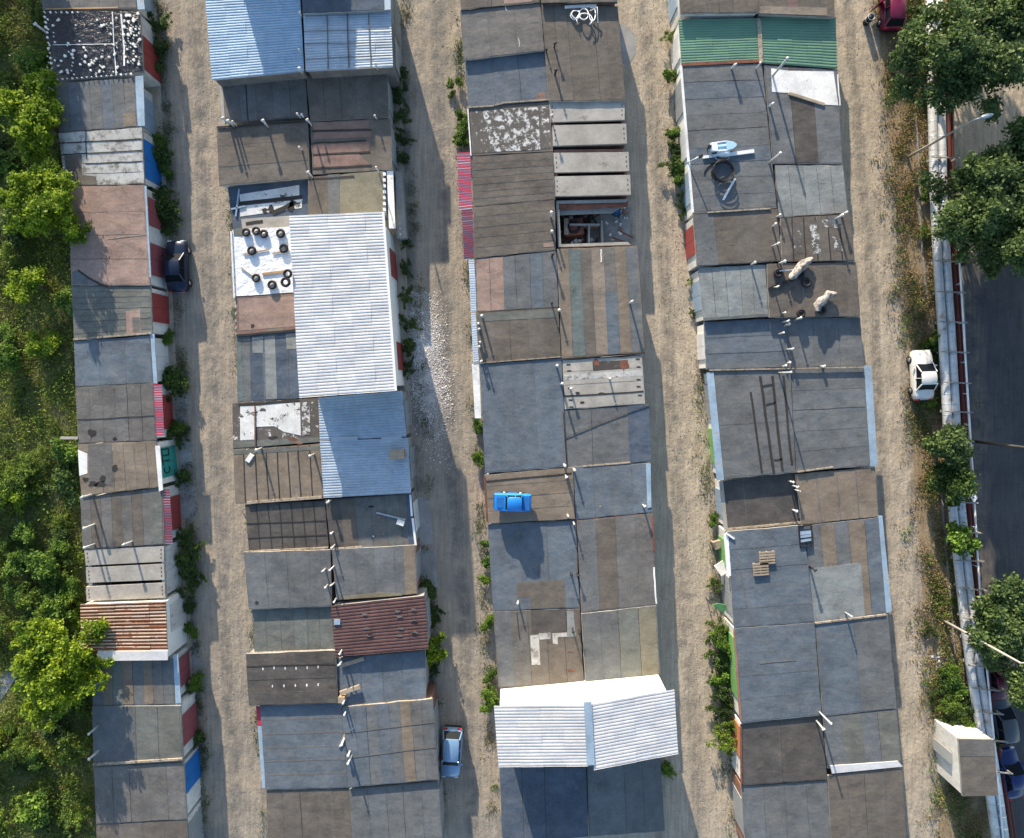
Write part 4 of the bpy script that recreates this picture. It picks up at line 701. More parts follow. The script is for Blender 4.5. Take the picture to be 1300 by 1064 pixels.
tree('roadside_bush_tree', 'rounder young tree just below its twin by the heating pipes', 'tree', 1212, 612, 1.9, 1.6, 1.6, 1.3, L_weed, 110, 60, .14, cs=.3)
tree('roadside_bush_tree', 'small bright sapling growing through the heating pipes', 'tree', 1220, 684, 1.8, 1.3, 1.1, 1.0, L_mid, 60, 50, .14, cs=.25)
# trees outside the frame whose shadows fall into it
for k, (px, py, r, hh) in enumerate(((1330, -40, 6, 7), (1370, 90, 6, 8), (1380, 240, 6, 8.5), (1395, 400, 6, 8.5), (1410, 560, 6, 8.5), (30, -75, 3.5, 4.2), (-20, -40, 3.0, 4.0), (1180, -110, 4.5, 5.5))):
    tree('shade_tree', 'shade tree standing outside the view', 'tree', 0, 0, hh, r, r, 3, L_dark, 240, 40, .3, 'shade trees around the site', .6, loc=P(px, py))
# bushes: prototypes copied
protos = []
for k, mt in enumerate((L_mid, L_weed, L_mid, L_bright, L_grass, L_weed, L_weed, L_grass)):
    p, c = crown_pts(1.2, 1.2, .8, (75, 75, 50, 75, 60, 40, 95, 90)[k], 45, (.15, .13, .2, .15, .12, .2, .1, .1)[k]); p[:, 2] += .55; p[:, 2] = np.maximum(p[:, 2], .02)
    protos.append(leaf_mesh('bush', p, RNG.uniform(.045, .11, len(p)) * (1, .8, 1.2, 1, .8, 1.2, .6, .55)[k], mt, .5))
def bush(k, px, py, sx, sy, sz, label, group, name='bush', cat='bush'):
    o = bpy.data.objects.new(name, protos[k]); C.objects.link(o); x, y = P(px, py, sz * .5); o.location = (x, y, 0)
    o.rotation_euler.z = random.uniform(0, 6.28); o.scale = (sx, sy, sz); tag(o, label, cat, group)
gl = 'leafy green bush on the overgrown slope beside the garages'
for i in range(110):
    y = random.choice([random.uniform(-40, 460), random.uniform(560, 800), random.uniform(-40, 1060), random.uniform(850, 1060)]); x = random.uniform(-15, 82 + y * .03)
    if abs(y - 850) < 50 and x < 50 and abs(y + x - 875) < 45: continue
    s = random.uniform(.5, 1.6); bush(random.choice([0, 5, 2, 4, 7, 7, 3 if random.random() < .35 else 0, 1]), x, y, s, s * random.uniform(.8, 1.2), s * random.uniform(.7, 1.1), gl, 'bushes on the overgrown slope')
gs = 'green shrub at the foot of the gates in the shaded first lane'
for x, y, s in ((205, 250, 1.4), (206, 262, 1.2), (215, 275, 1.0), (204, 195, 1.1), (205, 180, .9), (205, 205, .9), (200, 30, 1.1), (203, 60, 1.0), (202, 85, .8), (213, 430, .7), (218, 480, 1.1), (222, 488, 1.2), (222, 545, 1.0), (228, 552, .9), (232, 605, .8), (238, 680, 1.0), (240, 700, 1.3), (243, 715, 1.2), (241, 740, 1.1), (240, 768, .7), (244, 800, .7), (250, 865, .8), (246, 870, .8), (252, 935, .9), (210, 290, .8), (212, 218, .6)):
    bush(random.choice([1, 0, 5, 6]), x, y, s * random.uniform(.6, .9), s * random.uniform(.8, 1.2), s * .8, gs, 'shrubs along the shaded first lane')
g2 = 'low green shrub against the lane side of the second row'
for x, y, s in ((507, 95, .7), (508, 120, .9), (509, 150, .8), (510, 175, .7), (510, 200, .7), (516, 340, .6), (516, 375, .8), (517, 410, .8), (518, 440, .9), (517, 470, .7), (517, 310, .5), (540, 745, .9), (545, 765, 1.0), (549, 850, .7), (547, 785, .9)):
    bush(random.choice([1, 5, 6]), x, y, s * .7, s * random.uniform(.8, 1.4), s * .8, g2, 'shrubs along the second row')
bush(3, 549, 822, 1.2, 1.2, 1.5, 'bright yellow green shrub beside the maroon corrugated roof', None); bush(3, 543, 834, .7, .7, 1, 'small yellow green sprout by the corner of the maroon roof', None)
g3 = 'small sunlit shrub on the verge beside the third row'
for x, y, s in ((588, 150, .75), (587, 165, .95), (588, 180, .8), (583, 105, .5), (572, 108, .5), (574, 120, .4), (607, 538, .6), (607, 545, .5), (608, 582, .8), (618, 690, .6), (619, 712, .7), (616, 735, .6), (620, 790, .8), (622, 858, .7), (622, 880, .9), (621, 895, .8), (846, 975, .8)):
    bush(random.choice([0, 2]), x, y, s * .7, s, s * .8, g3, 'shrubs beside the third row')
g4 = 'sunlit green shrub at the foot of the fourth row'
for x, y, s in ((852, 48, .8), (852, 98, .8), (858, 170, .8), (858, 185, .9), (862, 210, 1.2), (862, 222, 1.1), (868, 268, .7), (868, 250, .7), (878, 358, .5), (880, 398, .4), (905, 660, .6), (908, 742, .6), (912, 800, 1.1), (920, 815, 1.2), (913, 830, 1.1), (920, 845, 1.0), (914, 860, .9), (920, 880, 1.2), (915, 900, 1.0), (922, 920, 1.1), (919, 938, 1.3), (924, 800, 1)):
    bush(random.choice([0, 7, 1, 6]), x, y, s * .8, s, s, g4, 'shrubs at the foot of the fourth row')
g5 = 'green bush on the dry verge by the heating pipes'
for x, y, s in ((1187, 432, 1.1), (1192, 438, .9), (1165, 20, 1.0), (1160, 30, .8), (1178, 245, .7), (1172, 295, .6), (1180, 510, .7), (1215, 905, 1.3), (1225, 915, 1.3), (1205, 895, 1.2), (1240, 925, 1.2), (1195, 880, 1.0), (1210, 870, 1.1), (1228, 895, 1.0), (1255, 935, 1.0), (1172, 470, .6), (1205, 850, .7), (1180, 800, .6), (1178, 440, .6)):
    bush(random.choice([0, 7, 4, 6]), x, y, s, s, s * .8, g5, 'bushes on the dry verge')
# ground cover (stuff)
def cover(name, n, fn, s0, s1, mat, hmax, clump=30, spread=.35, up=.35, asp=.45):
    k = n // clump; cs = np.array([(*P(*fn()), 0) for _ in range(k)]); hh = RNG.uniform(.3, 1, size=(k, 1)) ** 1.5 * hmax
    p = np.repeat(cs, clump, 0) + RNG.normal(size=(k * clump, 3)) * spread; p[:, 2] = RNG.random(k * clump) * np.repeat(hh[:, 0], clump) + .02
    me = leaf_mesh(name, p, RNG.uniform(s0, s1, len(p)), mat, up, aspect=asp); o = bpy.data.objects.new(name, me); C.objects.link(o); o['kind'] = 'stuff'; return o
def slope_pt():
    while True:
        y = random.uniform(-90, 1110); x = random.uniform(-60, 96 + y * .024)
        if abs(y - (885 - x * 1.35)) < 16 and -40 < x < 55 : continue
        return x, y
def patchy(fn, sc=.02, th=.5):
    while True:
        x, y = fn()
        if math.sin(x * .11 + 1.3 * math.sin(y * .031)) * math.sin(y * .047 + 2 * math.sin(x * .05)) + random.uniform(-.6, .6) > th: return x, y
cover('undergrowth', 70000, slope_pt, .05, .12, L_grass, .9, 35, .35)
cover('tall_grass', 90000, lambda: patchy(slope_pt, th=-.35), .1, .22, L_blade, .5, 30, .3, .1, .12)
cover('tall_grass', 16000, lambda: patchy(slope_pt, th=.35), .1, .2, L_dry, .5, 30, .3, .1, .12)
def verge_pt():
    y = random.uniform(-40, 1080); return 1122 + y * .075 + random.gauss(22, 17), y
cover('dry_grass', 70000, lambda: patchy(verge_pt, th=-.1), .03, .09, L_dry, .25, 26, .28, .2)
cover('weeds', 16000, lambda: (lambda q: q if q[1] > 560 or random.random() < .3 else patchy(verge_pt, th=.5))(patchy(verge_pt, th=.2)), .04, .1, L_mid, .3, 26, .25, .2)
cover('weeds', 9000, lambda: patchy(verge_pt, th=.35), .04, .1, L_weed, .3, 26, .25, .2)
def edge_pt():
    y = random.uniform(0, 1060)
    k = random.random()
    x = (198 + y * .055 + random.gauss(6, 4)) if k < .3 else (506 + y * .045 + random.gauss(8, 3)) if k < .45 else (278 + y * .05 + random.gauss(4, 2)) if k < .6 else (577 + y * .045 + random.gauss(3, 3)) if k < .78 else (850 + y * .07 + random.gauss(6, 4))
    return x, y
cover('weeds', 15000, lambda: patchy(edge_pt, th=.1), .03, .09, L_weed, .3, 26, .22, .3)
cover('dry_grass', 9000, lambda: patchy(edge_pt, th=.1), .03, .08, L_dry, .2, 26, .25, .3)
# ------------------------------------------------------------------ cars
def car(label, col, px, py, rz, L=4.1, W=1.62, Hh=1.4, kind='sedan', z=0.0, cat='car', name='parked_car', rough=.3):
    x, y = P(px, py, z + .7); root = thing(name, label, cat, (0, 0, 0)); WP[root.name] = Vector((0, 0, 0))
    pm = base_mat('carpaint_%.2f_%.2f_%.2f' % col, col, rough, .15, var=.04, speck=.02, bump=0, spec=.6)
    hl = L / 2; bw = W / 2
    def ring(X, w, zl, zh, crown=.03): return [(X, -w * .9, zl), (X, -w, zl + .18), (X, -w * .99, zh - .16), (X, -w * .86, zh), (X, 0, zh + crown), (X, w * .86, zh), (X, w * .99, zh - .16), (X, w, zl + .18), (X, w * .9, zl)]
    hood, belt, trunk = .82, .9, (.88 if kind != 'hatch' else .92)
    st = [(hl, .62, .3, .58), (hl - .05, .78, .24, .68), (hl - .15, .9, .22, .76), (hl - .45, .97, .2, hood), (hl - 1.15, 1, .2, belt), (0, 1.0, .2, belt + .01), (-hl + .9, 1.0, .2, trunk + .02), (-hl + .35, .96, .22, trunk), (-hl + .12, .9, .25, trunk - .06), (-hl + .04, .8, .28, trunk - .14), (-hl, .66, .32, .62)]
    if kind == 'pickup': st = [(a, max(w, .93), zl, max(zh, .72)) for a, w, zl, zh in st]
    m = MB(); m.loft([ring(a * 1.0, w * bw, zl, zh) for a, w, zl, zh in st], pm, True, kind != 'pickup'); m.build('body', root)
    # cabin
    fb, ff = (hl - 1.05, hl - 1.75); rb = -hl + (.12 if kind == 'hatch' else .75); rf = rb + (.35 if kind == 'hatch' else .5)
    if kind == 'pickup': rb = -hl + 1.0; rf = rb + .15; rb = -hl + .62; rf = rb + .1; fb, ff = hl - .85, hl - 1.03
    zb, zr = belt - .03, Hh; wb, wr = bw * .93, bw * .74
    lo = [(fb, -wb * .92, zb), (fb, wb * .92, zb), (rb, wb * .95, zb), (rb, -wb * .95, zb)]; up = [(ff, -wr, zr - .02), (ff, wr, zr - .02), (rf, wr, zr - .03), (rf, -wr, zr - .03)]
    for nme, a, b_ in (('windshield', 0, 1), ('side_window', 1, 2), ('rear_window', 2, 3), ('side_window', 3, 0)):
        g = MB(); g.add([lo[a], lo[b_], up[b_], up[a]], [(0, 1, 2, 3)], M_glass); g.build(nme, root)
    for k in range(4): 
        pass
    m = MB(); rr = []
    for X, w_, zz in ((ff + .04, .93, zr - .03), (ff - .12, 1.03, zr + .01), ((ff + rf) / 2, 1.05, zr + .04), (rf + .12, 1.03, zr + .01), (rf - .04, .93, zr - .04)):
        rr.append([(X, -wr * w_, zz - .05), (X, -wr * w_ * .9, zz), (X, 0, zz + .015), (X, wr * w_ * .9, zz), (X, wr * w_, zz - .05)])
    m.loft(rr, pm, True, True)
    for k in range(4): m.bar(Vector(lo[k]), Vector(up[k]), .08, .06, pm)
    mid = (fb + rb) / 2 - .1
    for sg in (-1, 1): m.bar((mid, sg * wb * .985, zb), (mid, sg * wr * 1.0, zr - .04), .06, .05, pm)
    m.build('cabin_roof', root)
    for sg in (() if kind == 'pickup' else (-1, 1)):
        g = MB(); g.box((hl - .03, sg * bw * .62, .62), (.08, .3, .14), M_lamp); g.build('headlight', root)
        g = MB(); g.box((-hl + .02, sg * bw * .66, .72), (.1, .26, .16), M_redlamp); g.build('taillight', root)
        g = MB(); g.box((fb - .2, sg * (bw + .07), .92), (.1, .16, .1), pm); g.build('wing_mirror', root)
    for nme, X in (('front_bumper', hl + .02), ('rear_bumper', -hl - .02)):
        g = MB(); g.box((X - math.copysign(.05, X), 0, .4), (.14, W * .8, .16), M_chrome if kind == 'sedan' else M_black); g.build(nme, root)
    for X in (hl - .75, -hl + .75):
        for sg in (-1, 1):
            t = MB(); t.tube([(X, sg * (bw - .17), .3), (X, sg * (bw + .015), .3)], .3, M_rubber, 18); w_ = t.build('wheel', root)
            t = MB(); t.tube([(X, sg * (bw - .1), .3), (X, sg * (bw + .03), .3)], .17, M_chrome, 12); r_ = t.build('rim', root); r_.parent = w_
    if kind == 'pickup':
        g = MB(); g.box((-hl + .33, 0, trunk + .05), (.42, W * .7, .03), paint('bed_blue', (.02, .14, .42))); g.build('engine_lid', root)
        g = MB(); g.box((hl - .45, 0, .87), (.5, W * .55, .02), paint('bed_blue', (.02, .14, .42))); g.build('hood_panel', root)
    root.location = (x, y, z); root.rotation_euler.z = rz; return root
UP = math.pi / 2
car('dark blue sedan parked in the shade beside maroon gates', (.008, .018, .045), 224, 338, UP + .03, 4.1, 1.66, 1.42)
car('silver blue hatchback parked in the second lane with its tail up', (.2, .34, .52), 573, 956, -UP - .06, 3.9, 1.66, 1.45, 'hatch')
rc = car('dark crimson hatchback standing on the verge with an open door', (.16, .01, .045), 1133, 5, UP, 4.0, 1.62, 1.4, 'hatch')
m = MB(); m.bar((.1, .82, .62), (-.35, 1.5, .62), .06, .7, base_mat('carpaint_0.16_0.01_0.04', (.16, .01, .045), .3, .15)); m.bar((.05, .84, 1.12), (-.3, 1.35, 1.12), .04, .3, M_glass); m.build('open_door', rc)
car('white boxy sedan parked alone at the edge of the dry verge', (.78, .77, .72), 1172, 476, UP + .04, 3.95, 1.62, 1.4)
car('bright blue car body mounted on top of the tan garage roof', (.01, .2, .62), 650.5, 638, math.pi - .03, 2.75, 1.36, 1.25, 'pickup', z=2.6, rough=.5)
car('dark red car parked in tree shade by the road guard pipe', (.1, .015, .025), 1266, 858, UP + .12, 4.0, 1.6, 1.4)
car('grey car parked in the shade between the red and blue ones', (.05, .06, .07), 1273, 912, UP + .15, 4.0, 1.6, 1.4, 'hatch')
car('blue car with shade darkened paint parked lowest on the shaded road', (.005, .02, .1), 1284, 982, UP + .2, 4.0, 1.6, 1.4)  # paint made darker in place of deeper shade on the car
# ------------------------------------------------------------------ things on roofs
def roofz(px, py):
    best = None
    for root, q, h in GAR:
        x, y = P(px, py, h); xs = [p[0] for p in q]; ys = [p[1] for p in q]
        if min(xs) - .2 <= x <= max(xs) + .2 and min(ys) - .2 <= y <= max(ys) + .2 and (best is None or h > best): best = h
    return best or 2.4
def tyre_mesh():
    m = MB(); m.torus((0, 0, .11), .25, .1, M_rubber, 22, 8, 1.0); return m
def tyres(lst, label, group):
    first = None
    for k, (px, py, *rest) in enumerate(lst):
        z = (rest[0] if rest else roofz(px, py)) + .028
        x, y = P(px, py, z)
        if first is None: o = tyre_mesh().build('tyre'); first = o; tag(o, label, 'tyre', group)
        else: o = first.copy(); C.objects.link(o)
        o.location = (x, y, z); s = random.uniform(.95, 1.12); o.scale = (s, s, 1.1)
tyres([(313.5, 295.6), (326, 293.8), (335.8, 297.5), (357, 297), (361, 315.8), (320.5, 318.7), (326, 353.4), (366, 348), (363.5, 358.6), (346.3, 362)], 'black tyre weighing down the white tarpaulin', 'tyres on the white tarpaulin')
tyres([(987, 347), (1023, 359), (1016, 398), (1042, 394), (1015, 349)], 'black tyre lying among the bundles on the brown roof', 'tyres among the roof bundles')
tyres([(1190, 411, 0)], 'single tyre lying by the heating pipes', None)
# white lumps on the film roof
first = None
zr = roofz(120, 50); lump = [(62 + (i % 3) * 2, 16 + i * 9) for i in range(9)]
random.seed(5)
pts = [(x, y) for x, y in [(61 + random.uniform(0, 90), 22 + random.uniform(0, 74)) for _ in range(95)] if not (78 < x < 118 and 34 < y < 50)]
pts += [(158 + random.uniform(0, 20), 18 + random.uniform(0, 66)) for _ in range(62)] + [(74 + k * 6.2, 101.5 - k * .45) for k in range(16)] + [(57 + k * .9, 16 + k * 6.5) for k in range(14)] + [(58 + k * 7, 16.5) for k in range(7)]
for i, (px, py) in enumerate(pts):
    x, y = P(px, py, zr)
    if first is None or i < 4:
        m = MB(); vv = [(random.uniform(.07, .13) * math.cos(a), random.uniform(.06, .12) * math.sin(a), zz) for zz in (0, .09) for a in (0, 1.2, 2.3, 3.4, 4.5, 5.4)]
        m.add(vv, [(0, 5, 4, 3, 2, 1), (6, 7, 8, 9, 10, 11)] + [(k, (k + 1) % 6, 6 + (k + 1) % 6, 6 + k) for k in range(6)], M_whitewall)
        o = m.build('stone_weight'); tag(o, 'small white stone holding down the black film', 'stone', 'white stones on the black film')
        if i < 4: proto_l = (globals().get('proto_l') or []) + [o]
        first = o
    else: o = random.choice(proto_l).copy(); C.objects.link(o)
    o.location = (x, y, zr + .025); o.rotation_euler.z = random.uniform(0, 6.28); s = random.choice([.4, .5, .7, .9, 1.2]); o.scale = (s, s, 1)
random.seed(9)
def plank(a, b, w, t, mat, name, label, cat, z=None, dz=.06, group=None):
    z = roofz(*a) if z is None else z
    A, B = PV(*a, z + dz), PV(*b, z + dz); m = MB(); m.bar(A, B, w, t, mat); return solo(m, name, label, cat, group, (A + B) / 2)
plank((309, 323), (341, 317), .12, .05, M_wood, 'board', 'grey board under a tyre on the white tarpaulin', 'board')
plank((346, 322), (366, 318), .12, .05, M_wood, 'board', 'short grey board beneath the upper tyre on the tarpaulin', 'board')
plank((333, 348), (364, 344), .18, .06, M_orangewood, 'board', 'orange board lying across the white tarpaulin', 'board')
plank((306, 340), (320, 350), .08, .05, M_wood, 'board', 'thin slanting board on the white tarpaulin', 'board')
plank((77, 556), (99, 556), .2, .05, M_conc, 'board', 'pale plank sticking out over the slope from a roof edge', 'board', z=2.4, dz=.08)
plank((434, 844.5), (462, 836), .3, .14, M_wood, 'trough', 'narrow grey trough nearer the maroon corrugated roof', 'trough')
plank((432, 880), (457, 871.5), .3, .14, M_wood, 'trough', 'narrow grey trough beside the orange crate', 'trough')
plank((478, 651), (515, 660), .1, .08, M_galv, 'metal_pole', 'thin grey pole lying on the dark felt roof', 'pole')
plank((504, 662), (513, 665), .35, .25, M_sheetw, 'white_box', 'tilted white box at the end of the thin grey pole', 'box', dz=.16)
plank((431, 948), (439, 930), .16, .12, M_mortar, 'timber_post', 'pale timber lying between two vent pipes on blue felt', 'timber')
plank((314, 586), (320, 577), .35, .1, M_sheetw, 'panel', 'small white panel on the tan roof with tarred seams', 'panel')
plank((717, 9), (757, 7), .18, .1, M_whitemetal, 'pipe', 'straight white pipe beside the tangled coil', 'pipe')
plank((892, 200), (913, 197), .2, .14, M_whitemetal, 'gutter', 'short white gutter piece beside the small boat', 'gutter')
plank((920, 197), (957, 192), .26, .14, M_whitemetal, 'gutter', 'long white gutter piece beside the small boat', 'gutter')
plank((918, 254), (933, 227), .14, .1, M_whitemetal, 'gutter', 'white gutter piece lying below the black hose coil', 'gutter')
plank((922, 677), (932, 684), .14, .12, M_sheetw, 'timber_post', 'pale post tipped at the corner of the blue roof with pallets', 'timber')
plank((1201, 842), (1193, 834), .16, .1, M_wood, 'timber_post', 'pale timber on the rubble heap of the verge', 'timber', z=0)
m = MB(); x, y = P(435.5, 885, 2.5); m.box((x, y, 2.68), (.45, .4, .4), M_orangewood, .05); m.box((x, y, 2.9), (.5, .46, .04), M_wood, .05); solo(m, 'crate', 'small orange brown crate by the lower trough', 'crate', None, (x, y, 2.45))
# pallets
def pallet(px, py, label, rz):
    z = roofz(px, py) + .03; x, y = P(px, py, z); root = thing('pallet', label, 'pallet', (x, y, z), 'wooden pallets on the blue roof', rz); WP[root.name] = Vector((0, 0, 0))
    t = MB()
    for k in range(5): t.box((0, -.42 + k * .21, .14), (1.2, .12, .03), M_wood)
    t.build('deck_boards', root); t = MB()
    for k in (-.5, 0, .5): t.box((k, 0, .08), (.1, .96, .09), M_wood); t.box((k, 0, .02), (.12, .96, .025), M_wood)
    t.build('bearers', root)
pallet(973, 707.5, 'weathered wooden pallet farther from the white eave on the blue roof', .08); pallet(965, 722, 'lower wooden pallet with one broad pale board', .08)
# dark ladder rack by the low roof
def rack():
    z = roofz(1022, 682) + .05; m = MB()
    c = [PV(x, y, z) for x, y in ((1014, 668), (1030, 667), (1031, 692), (1016, 695))]
    for a, b in ((0, 1), (1, 2), (2, 3), (3, 0)): m.bar(c[a], c[b], .09, .1, M_black)
    for t in (.2, .4, .6, .8): m.bar(c[0].lerp(c[3], t), c[1].lerp(c[2], t), .07, .05, M_black if t != .4 else M_galv)
    for t in (.3, .5, .7): m.bar(c[0].lerp(c[3], t), c[1].lerp(c[2], t), .22, .02, M_galvblue)
    solo(m, 'metal_rack', 'dark metal rack lying below the tan garage corner', 'rack', None, sum(c, Vector()) / 4)
rack()
# hoses
def coil(px, py, R, turns, r, mat, label, wob, name='hose_coil', flat=1.0, h0=.0):
    z = roofz(px, py) + .05 + h0; x, y = P(px, py, z); pts = []
    for i in range(int(turns * 24)):
        a = i / 24 * 2 * math.pi; rr = R * (1 + wob * math.sin(a * .37 + 1) + .06 * math.sin(a * 2.3))
        pts.append((x + rr * math.cos(a) + wob * R * math.sin(a * .21) * 1.5, y + rr * math.sin(a) * flat, z + .02 + i * .0035))
    m = MB(); m.tube(pts, r, mat, 6); return solo(m, name, label, 'hose', None, (x, y, z))
coil(916, 219, .78, 6, .035, M_black, 'black hose coil lying below the small boat', .04)
m = MB(); z = roofz(900, 212) + .05; m.tube([PV(*p, z) for p in ((894, 221), (896, 215), (900, 210), (906, 207), (912, 208))], .035, M_black, 6); solo(m, 'hose_end', 'loose curved end of black hose beside the coil', 'hose', None, PV(900, 212, z))
coil(730, 20, .34, 2.2, .04, M_whitemetal, 'tangled white plastic pipe in loops on the brown roof', .1, 'pipe_coil')
m = MB(); z = roofz(740, 20) + .25
for ctr, a0, a1, rx_, ry_ in (((741, 18), 0, 400, 6, 7), ((742, 25), 150, 420, 10, 8), ((752, 18), -120, 190, 4, 9)):
    m.tube([PV(ctr[0] + rx_ * math.cos(math.radians(a)), ctr[1] + ry_ * math.sin(math.radians(a)), z + .1 * math.sin(a * .02)) for a in range(a0, a1, 20)], .04, M_whitemetal, 6)
m.tube([PV(749, 14, z), PV(758, 9, z + .2), PV(759, 29, z)], .04, M_whitemetal, 6)
solo(m, 'plastic_pipes', 'bent white plastic pipes beside the looped coil', 'pipe', None, PV(742, 20, z))
# wrapped bundles
def bundle(path, rs, label, mat, h0=.35):
    z = roofz(*path[0]); m = MB(); pts = [PV(px, py, z + h0) for px, py in path]; n = 12; rings = []
    for i, p in enumerate(pts):
        d = (pts[min(i + 1, len(pts) - 1)] - pts[max(i - 1, 0)]).normalized(); a = d.cross(Vector((0, 0, 1))).normalized()
        rings.append([p + (a * math.cos(t) * rs[i] + Vector((0, 0, 1)) * math.sin(t) * rs[i] * .7) * random.uniform(.6, 1.25) for t in (2 * math.pi * j / n for j in range(n))])
    m.loft(rings, mat, True, True); return solo(m, 'bundle', label, 'bundle', None, pts[0])
M_bund = base_mat('bundle_cloth', (.36, .33, .3), .85, var=.4, stain=(.12, .11, .12), stain_lo=.48, stain_hi=.6, stain_scale=3.5, bump=1, bdist=.08)
bundle([(1003, 354), (1007, 350), (1011, 345), (1016, 339), (1022, 334), (1027, 331), (1032, 328)], [.15, .3, .36, .3, .34, .26, .12], 'pale wrapped bundle lying diagonally near the roof top edge', M_bund)
bundle([(1038, 395), (1038, 388), (1043, 382), (1048, 377), (1052, 373), (1057, 374), (1062, 372)], [.18, .32, .34, .25, .3, .26, .1], 'pale wrapped bundle bent over beside the lone tyre', M_bund)
plank((976, 367), (1008, 354), .22, .14, M_black, 'dark_beam', 'black beam under the upper wrapped bundle', 'beam', dz=.1)
plank((990, 344), (1010, 342), .08, .08, M_galv, 'metal_pole', 'short bright pole between tyre and upper bundle', 'pole', dz=.25)
# small boat
def boat():
    z = roofz(918, 187) + .05; x, y = P(918, 186, z + .3); root = thing('small_boat', 'small pale blue boat with dark red seats on blue grey felt', 'boat', (x, y, z), None, .1); WP[root.name] = Vector((0, 0, 0))
    pb = paint('boat_blue', (.38, .58, .7), .35); pw = paint('boat_white', (.72, .76, .8), .35); m = MB(); st = [(-1.0, .26, .12), (-.9, .33, .05), (-.3, .38, 0), (.3, .38, 0), (.7, .3, .04), (.95, .14, .1), (1.02, .03, .16)]
    m.loft([[(X, -w, .38), (X, -w * .8, zz + .1), (X, 0, zz), (X, w * .8, zz + .1), (X, w, .38)] for X, w, zz in st], pb, True, True); m.build('hull', root)
    m = MB(); m.prism([(-1.0, -.24), (-.45, -.33), (-.45, .33), (-1.0, .24)], .36, .41, pw); m.prism([(.22, -.36), (.7, -.28), (.98, -.08), (.98, .08), (.7, .28), (.22, .36)], .36, .43, pb)
    for sg in (-1, 1): m.prism([(-.45, sg * .27), (.22, sg * .3), (.22, sg * .38), (-.45, sg * .37)], .36, .42, pw)
    m.build('deck', root)
    for X in (-.28, .0): m = MB(); m.box((X, 0, .3), (.2, .5, .06), paint('seat_red', (.12, .02, .02))); m.build('seat', root)
    m = MB(); m.box((-1.05, .05, .35), (.22, .2, .3), M_black); m.box((-1.1, .05, .1), (.07, .07, .4), M_black); m.build('outboard_motor', root)
    m = MB(); X, Y = P(919, 194, z + .3); mm = MB()
    mm.loft([[(X + a, Y - w, z + .05), (X + a, Y - w * .7, z + hh), (X + a, Y + w * .7, z + hh), (X + a, Y + w, z + .05)] for a, w, hh in ((-.45, .15, .15), (-.2, .3, .36), (.2, .32, .4), (.45, .25, .35))], pw, True, True)
    mm.tube([(X - 1.1, Y + .1, z + .1), (X - .5, Y - .4, z + .12), (X + .05, Y - .62, z + .15), (X + .5, Y - .3, z + .12)], .04, M_galvblue, 6)
    solo(mm, 'white_fairing', 'white moulded shell with a thin frame beside the small boat', 'shell', None, (X, Y, z))
boat()
# lamp bracket pole on the fourth row edge, rake-like pole
m = MB(); A, B = PV(870, 208, 2.3), PV(888, 199, 3.6); m.tube([A, B], .05, M_galv, 8); m.box(B + Vector((.1, .03, 0)), (.3, .2, .12), M_black, .5); solo(m, 'wall_lamp', 'small lamp on a slanting arm at the white wall edge', 'lamp', None, A)
# cable across the third row
m = MB(); A, B = PV(612, 594, 2.46), PV(824, 514, 2.46); pts = [A.lerp(B, t / 10) + Vector((0, .05 * math.sin(t), 0)) for t in range(11)]; m.tube(pts, .022, M_black, 5); solo(m, 'cable', 'thin black cable slung across the third row of roofs', 'cable', None, A)
# ------------------------------------------------------------------ lane objects
m = MB(); x, y = P(1099, 29); m.tube([(x, y, 0), (x, y, .75)], .26, M_black, 14); m.torus((x, y, .75), .25, .025, M_galv); m.torus((x, y, .4), .26, .02, M_galv); solo(m, 'barrel', 'dark barrel on the sandy lane beside the crimson hatchback', 'barrel', None, (x, y, 0))
m = MB(); x, y = P(908, 688); m.box((x, y, .4), (.75, .5, .8), M_wood, .3); m.box((x, y, .82), (.85, .6, .05), M_mortar, .3); solo(m, 'wooden_box', 'pale wooden box by the wall of the pallet garage', 'box', None, (x, y, 0))
m = MB(); m.bar(PV(912, 715, 1.2), PV(921, 728, 1.2), .8, .06, M_sheetw); solo(m, 'leaning_panel', 'white panel leaning on the wall near the pallets', 'panel', None, PV(916, 722, 0))
m = MB(); 
pts_ = [PV(904, 768, 1.3), PV(912, 766, 1.5), PV(922, 768, 1.6), PV(923, 775, 1.4), PV(915, 777, 1.3)]
m.add(pts_ + [p - Vector((0, 0, .05)) for p in pts_], [(4, 3, 2, 1, 0), (5, 6, 7, 8, 9)] + [(k, (k + 1) % 5, 5 + (k + 1) % 5, 5 + k) for k in range(5)], door_mat('green')); 
for p in (pts_[0], pts_[4]): m.bar(p - Vector((0, 0, p.z)), p, .06, .06, M_black)
solo(m, 'green_canopy', 'small light green canopy above the tall weeds', 'canopy', None, PV(914, 771, 0))
m = MB(); p = PV(498, 217, 2.3); q_ = [P(x, y, 1.5) for x, y in ((502, 217), (510, 218), (516, 302), (504, 303))]; m.prism(q_, 1.42, 1.5, M_conc2); m.prism([P(x, y, 1.4) for x, y in ((503, 219), (509, 219), (515, 300), (505, 301))], 0, 1.42, M_conc2); solo(m, 'lean_to', 'narrow concrete lean to along the wall by the olive roof', 'shed', None, (*q_[0], 0))
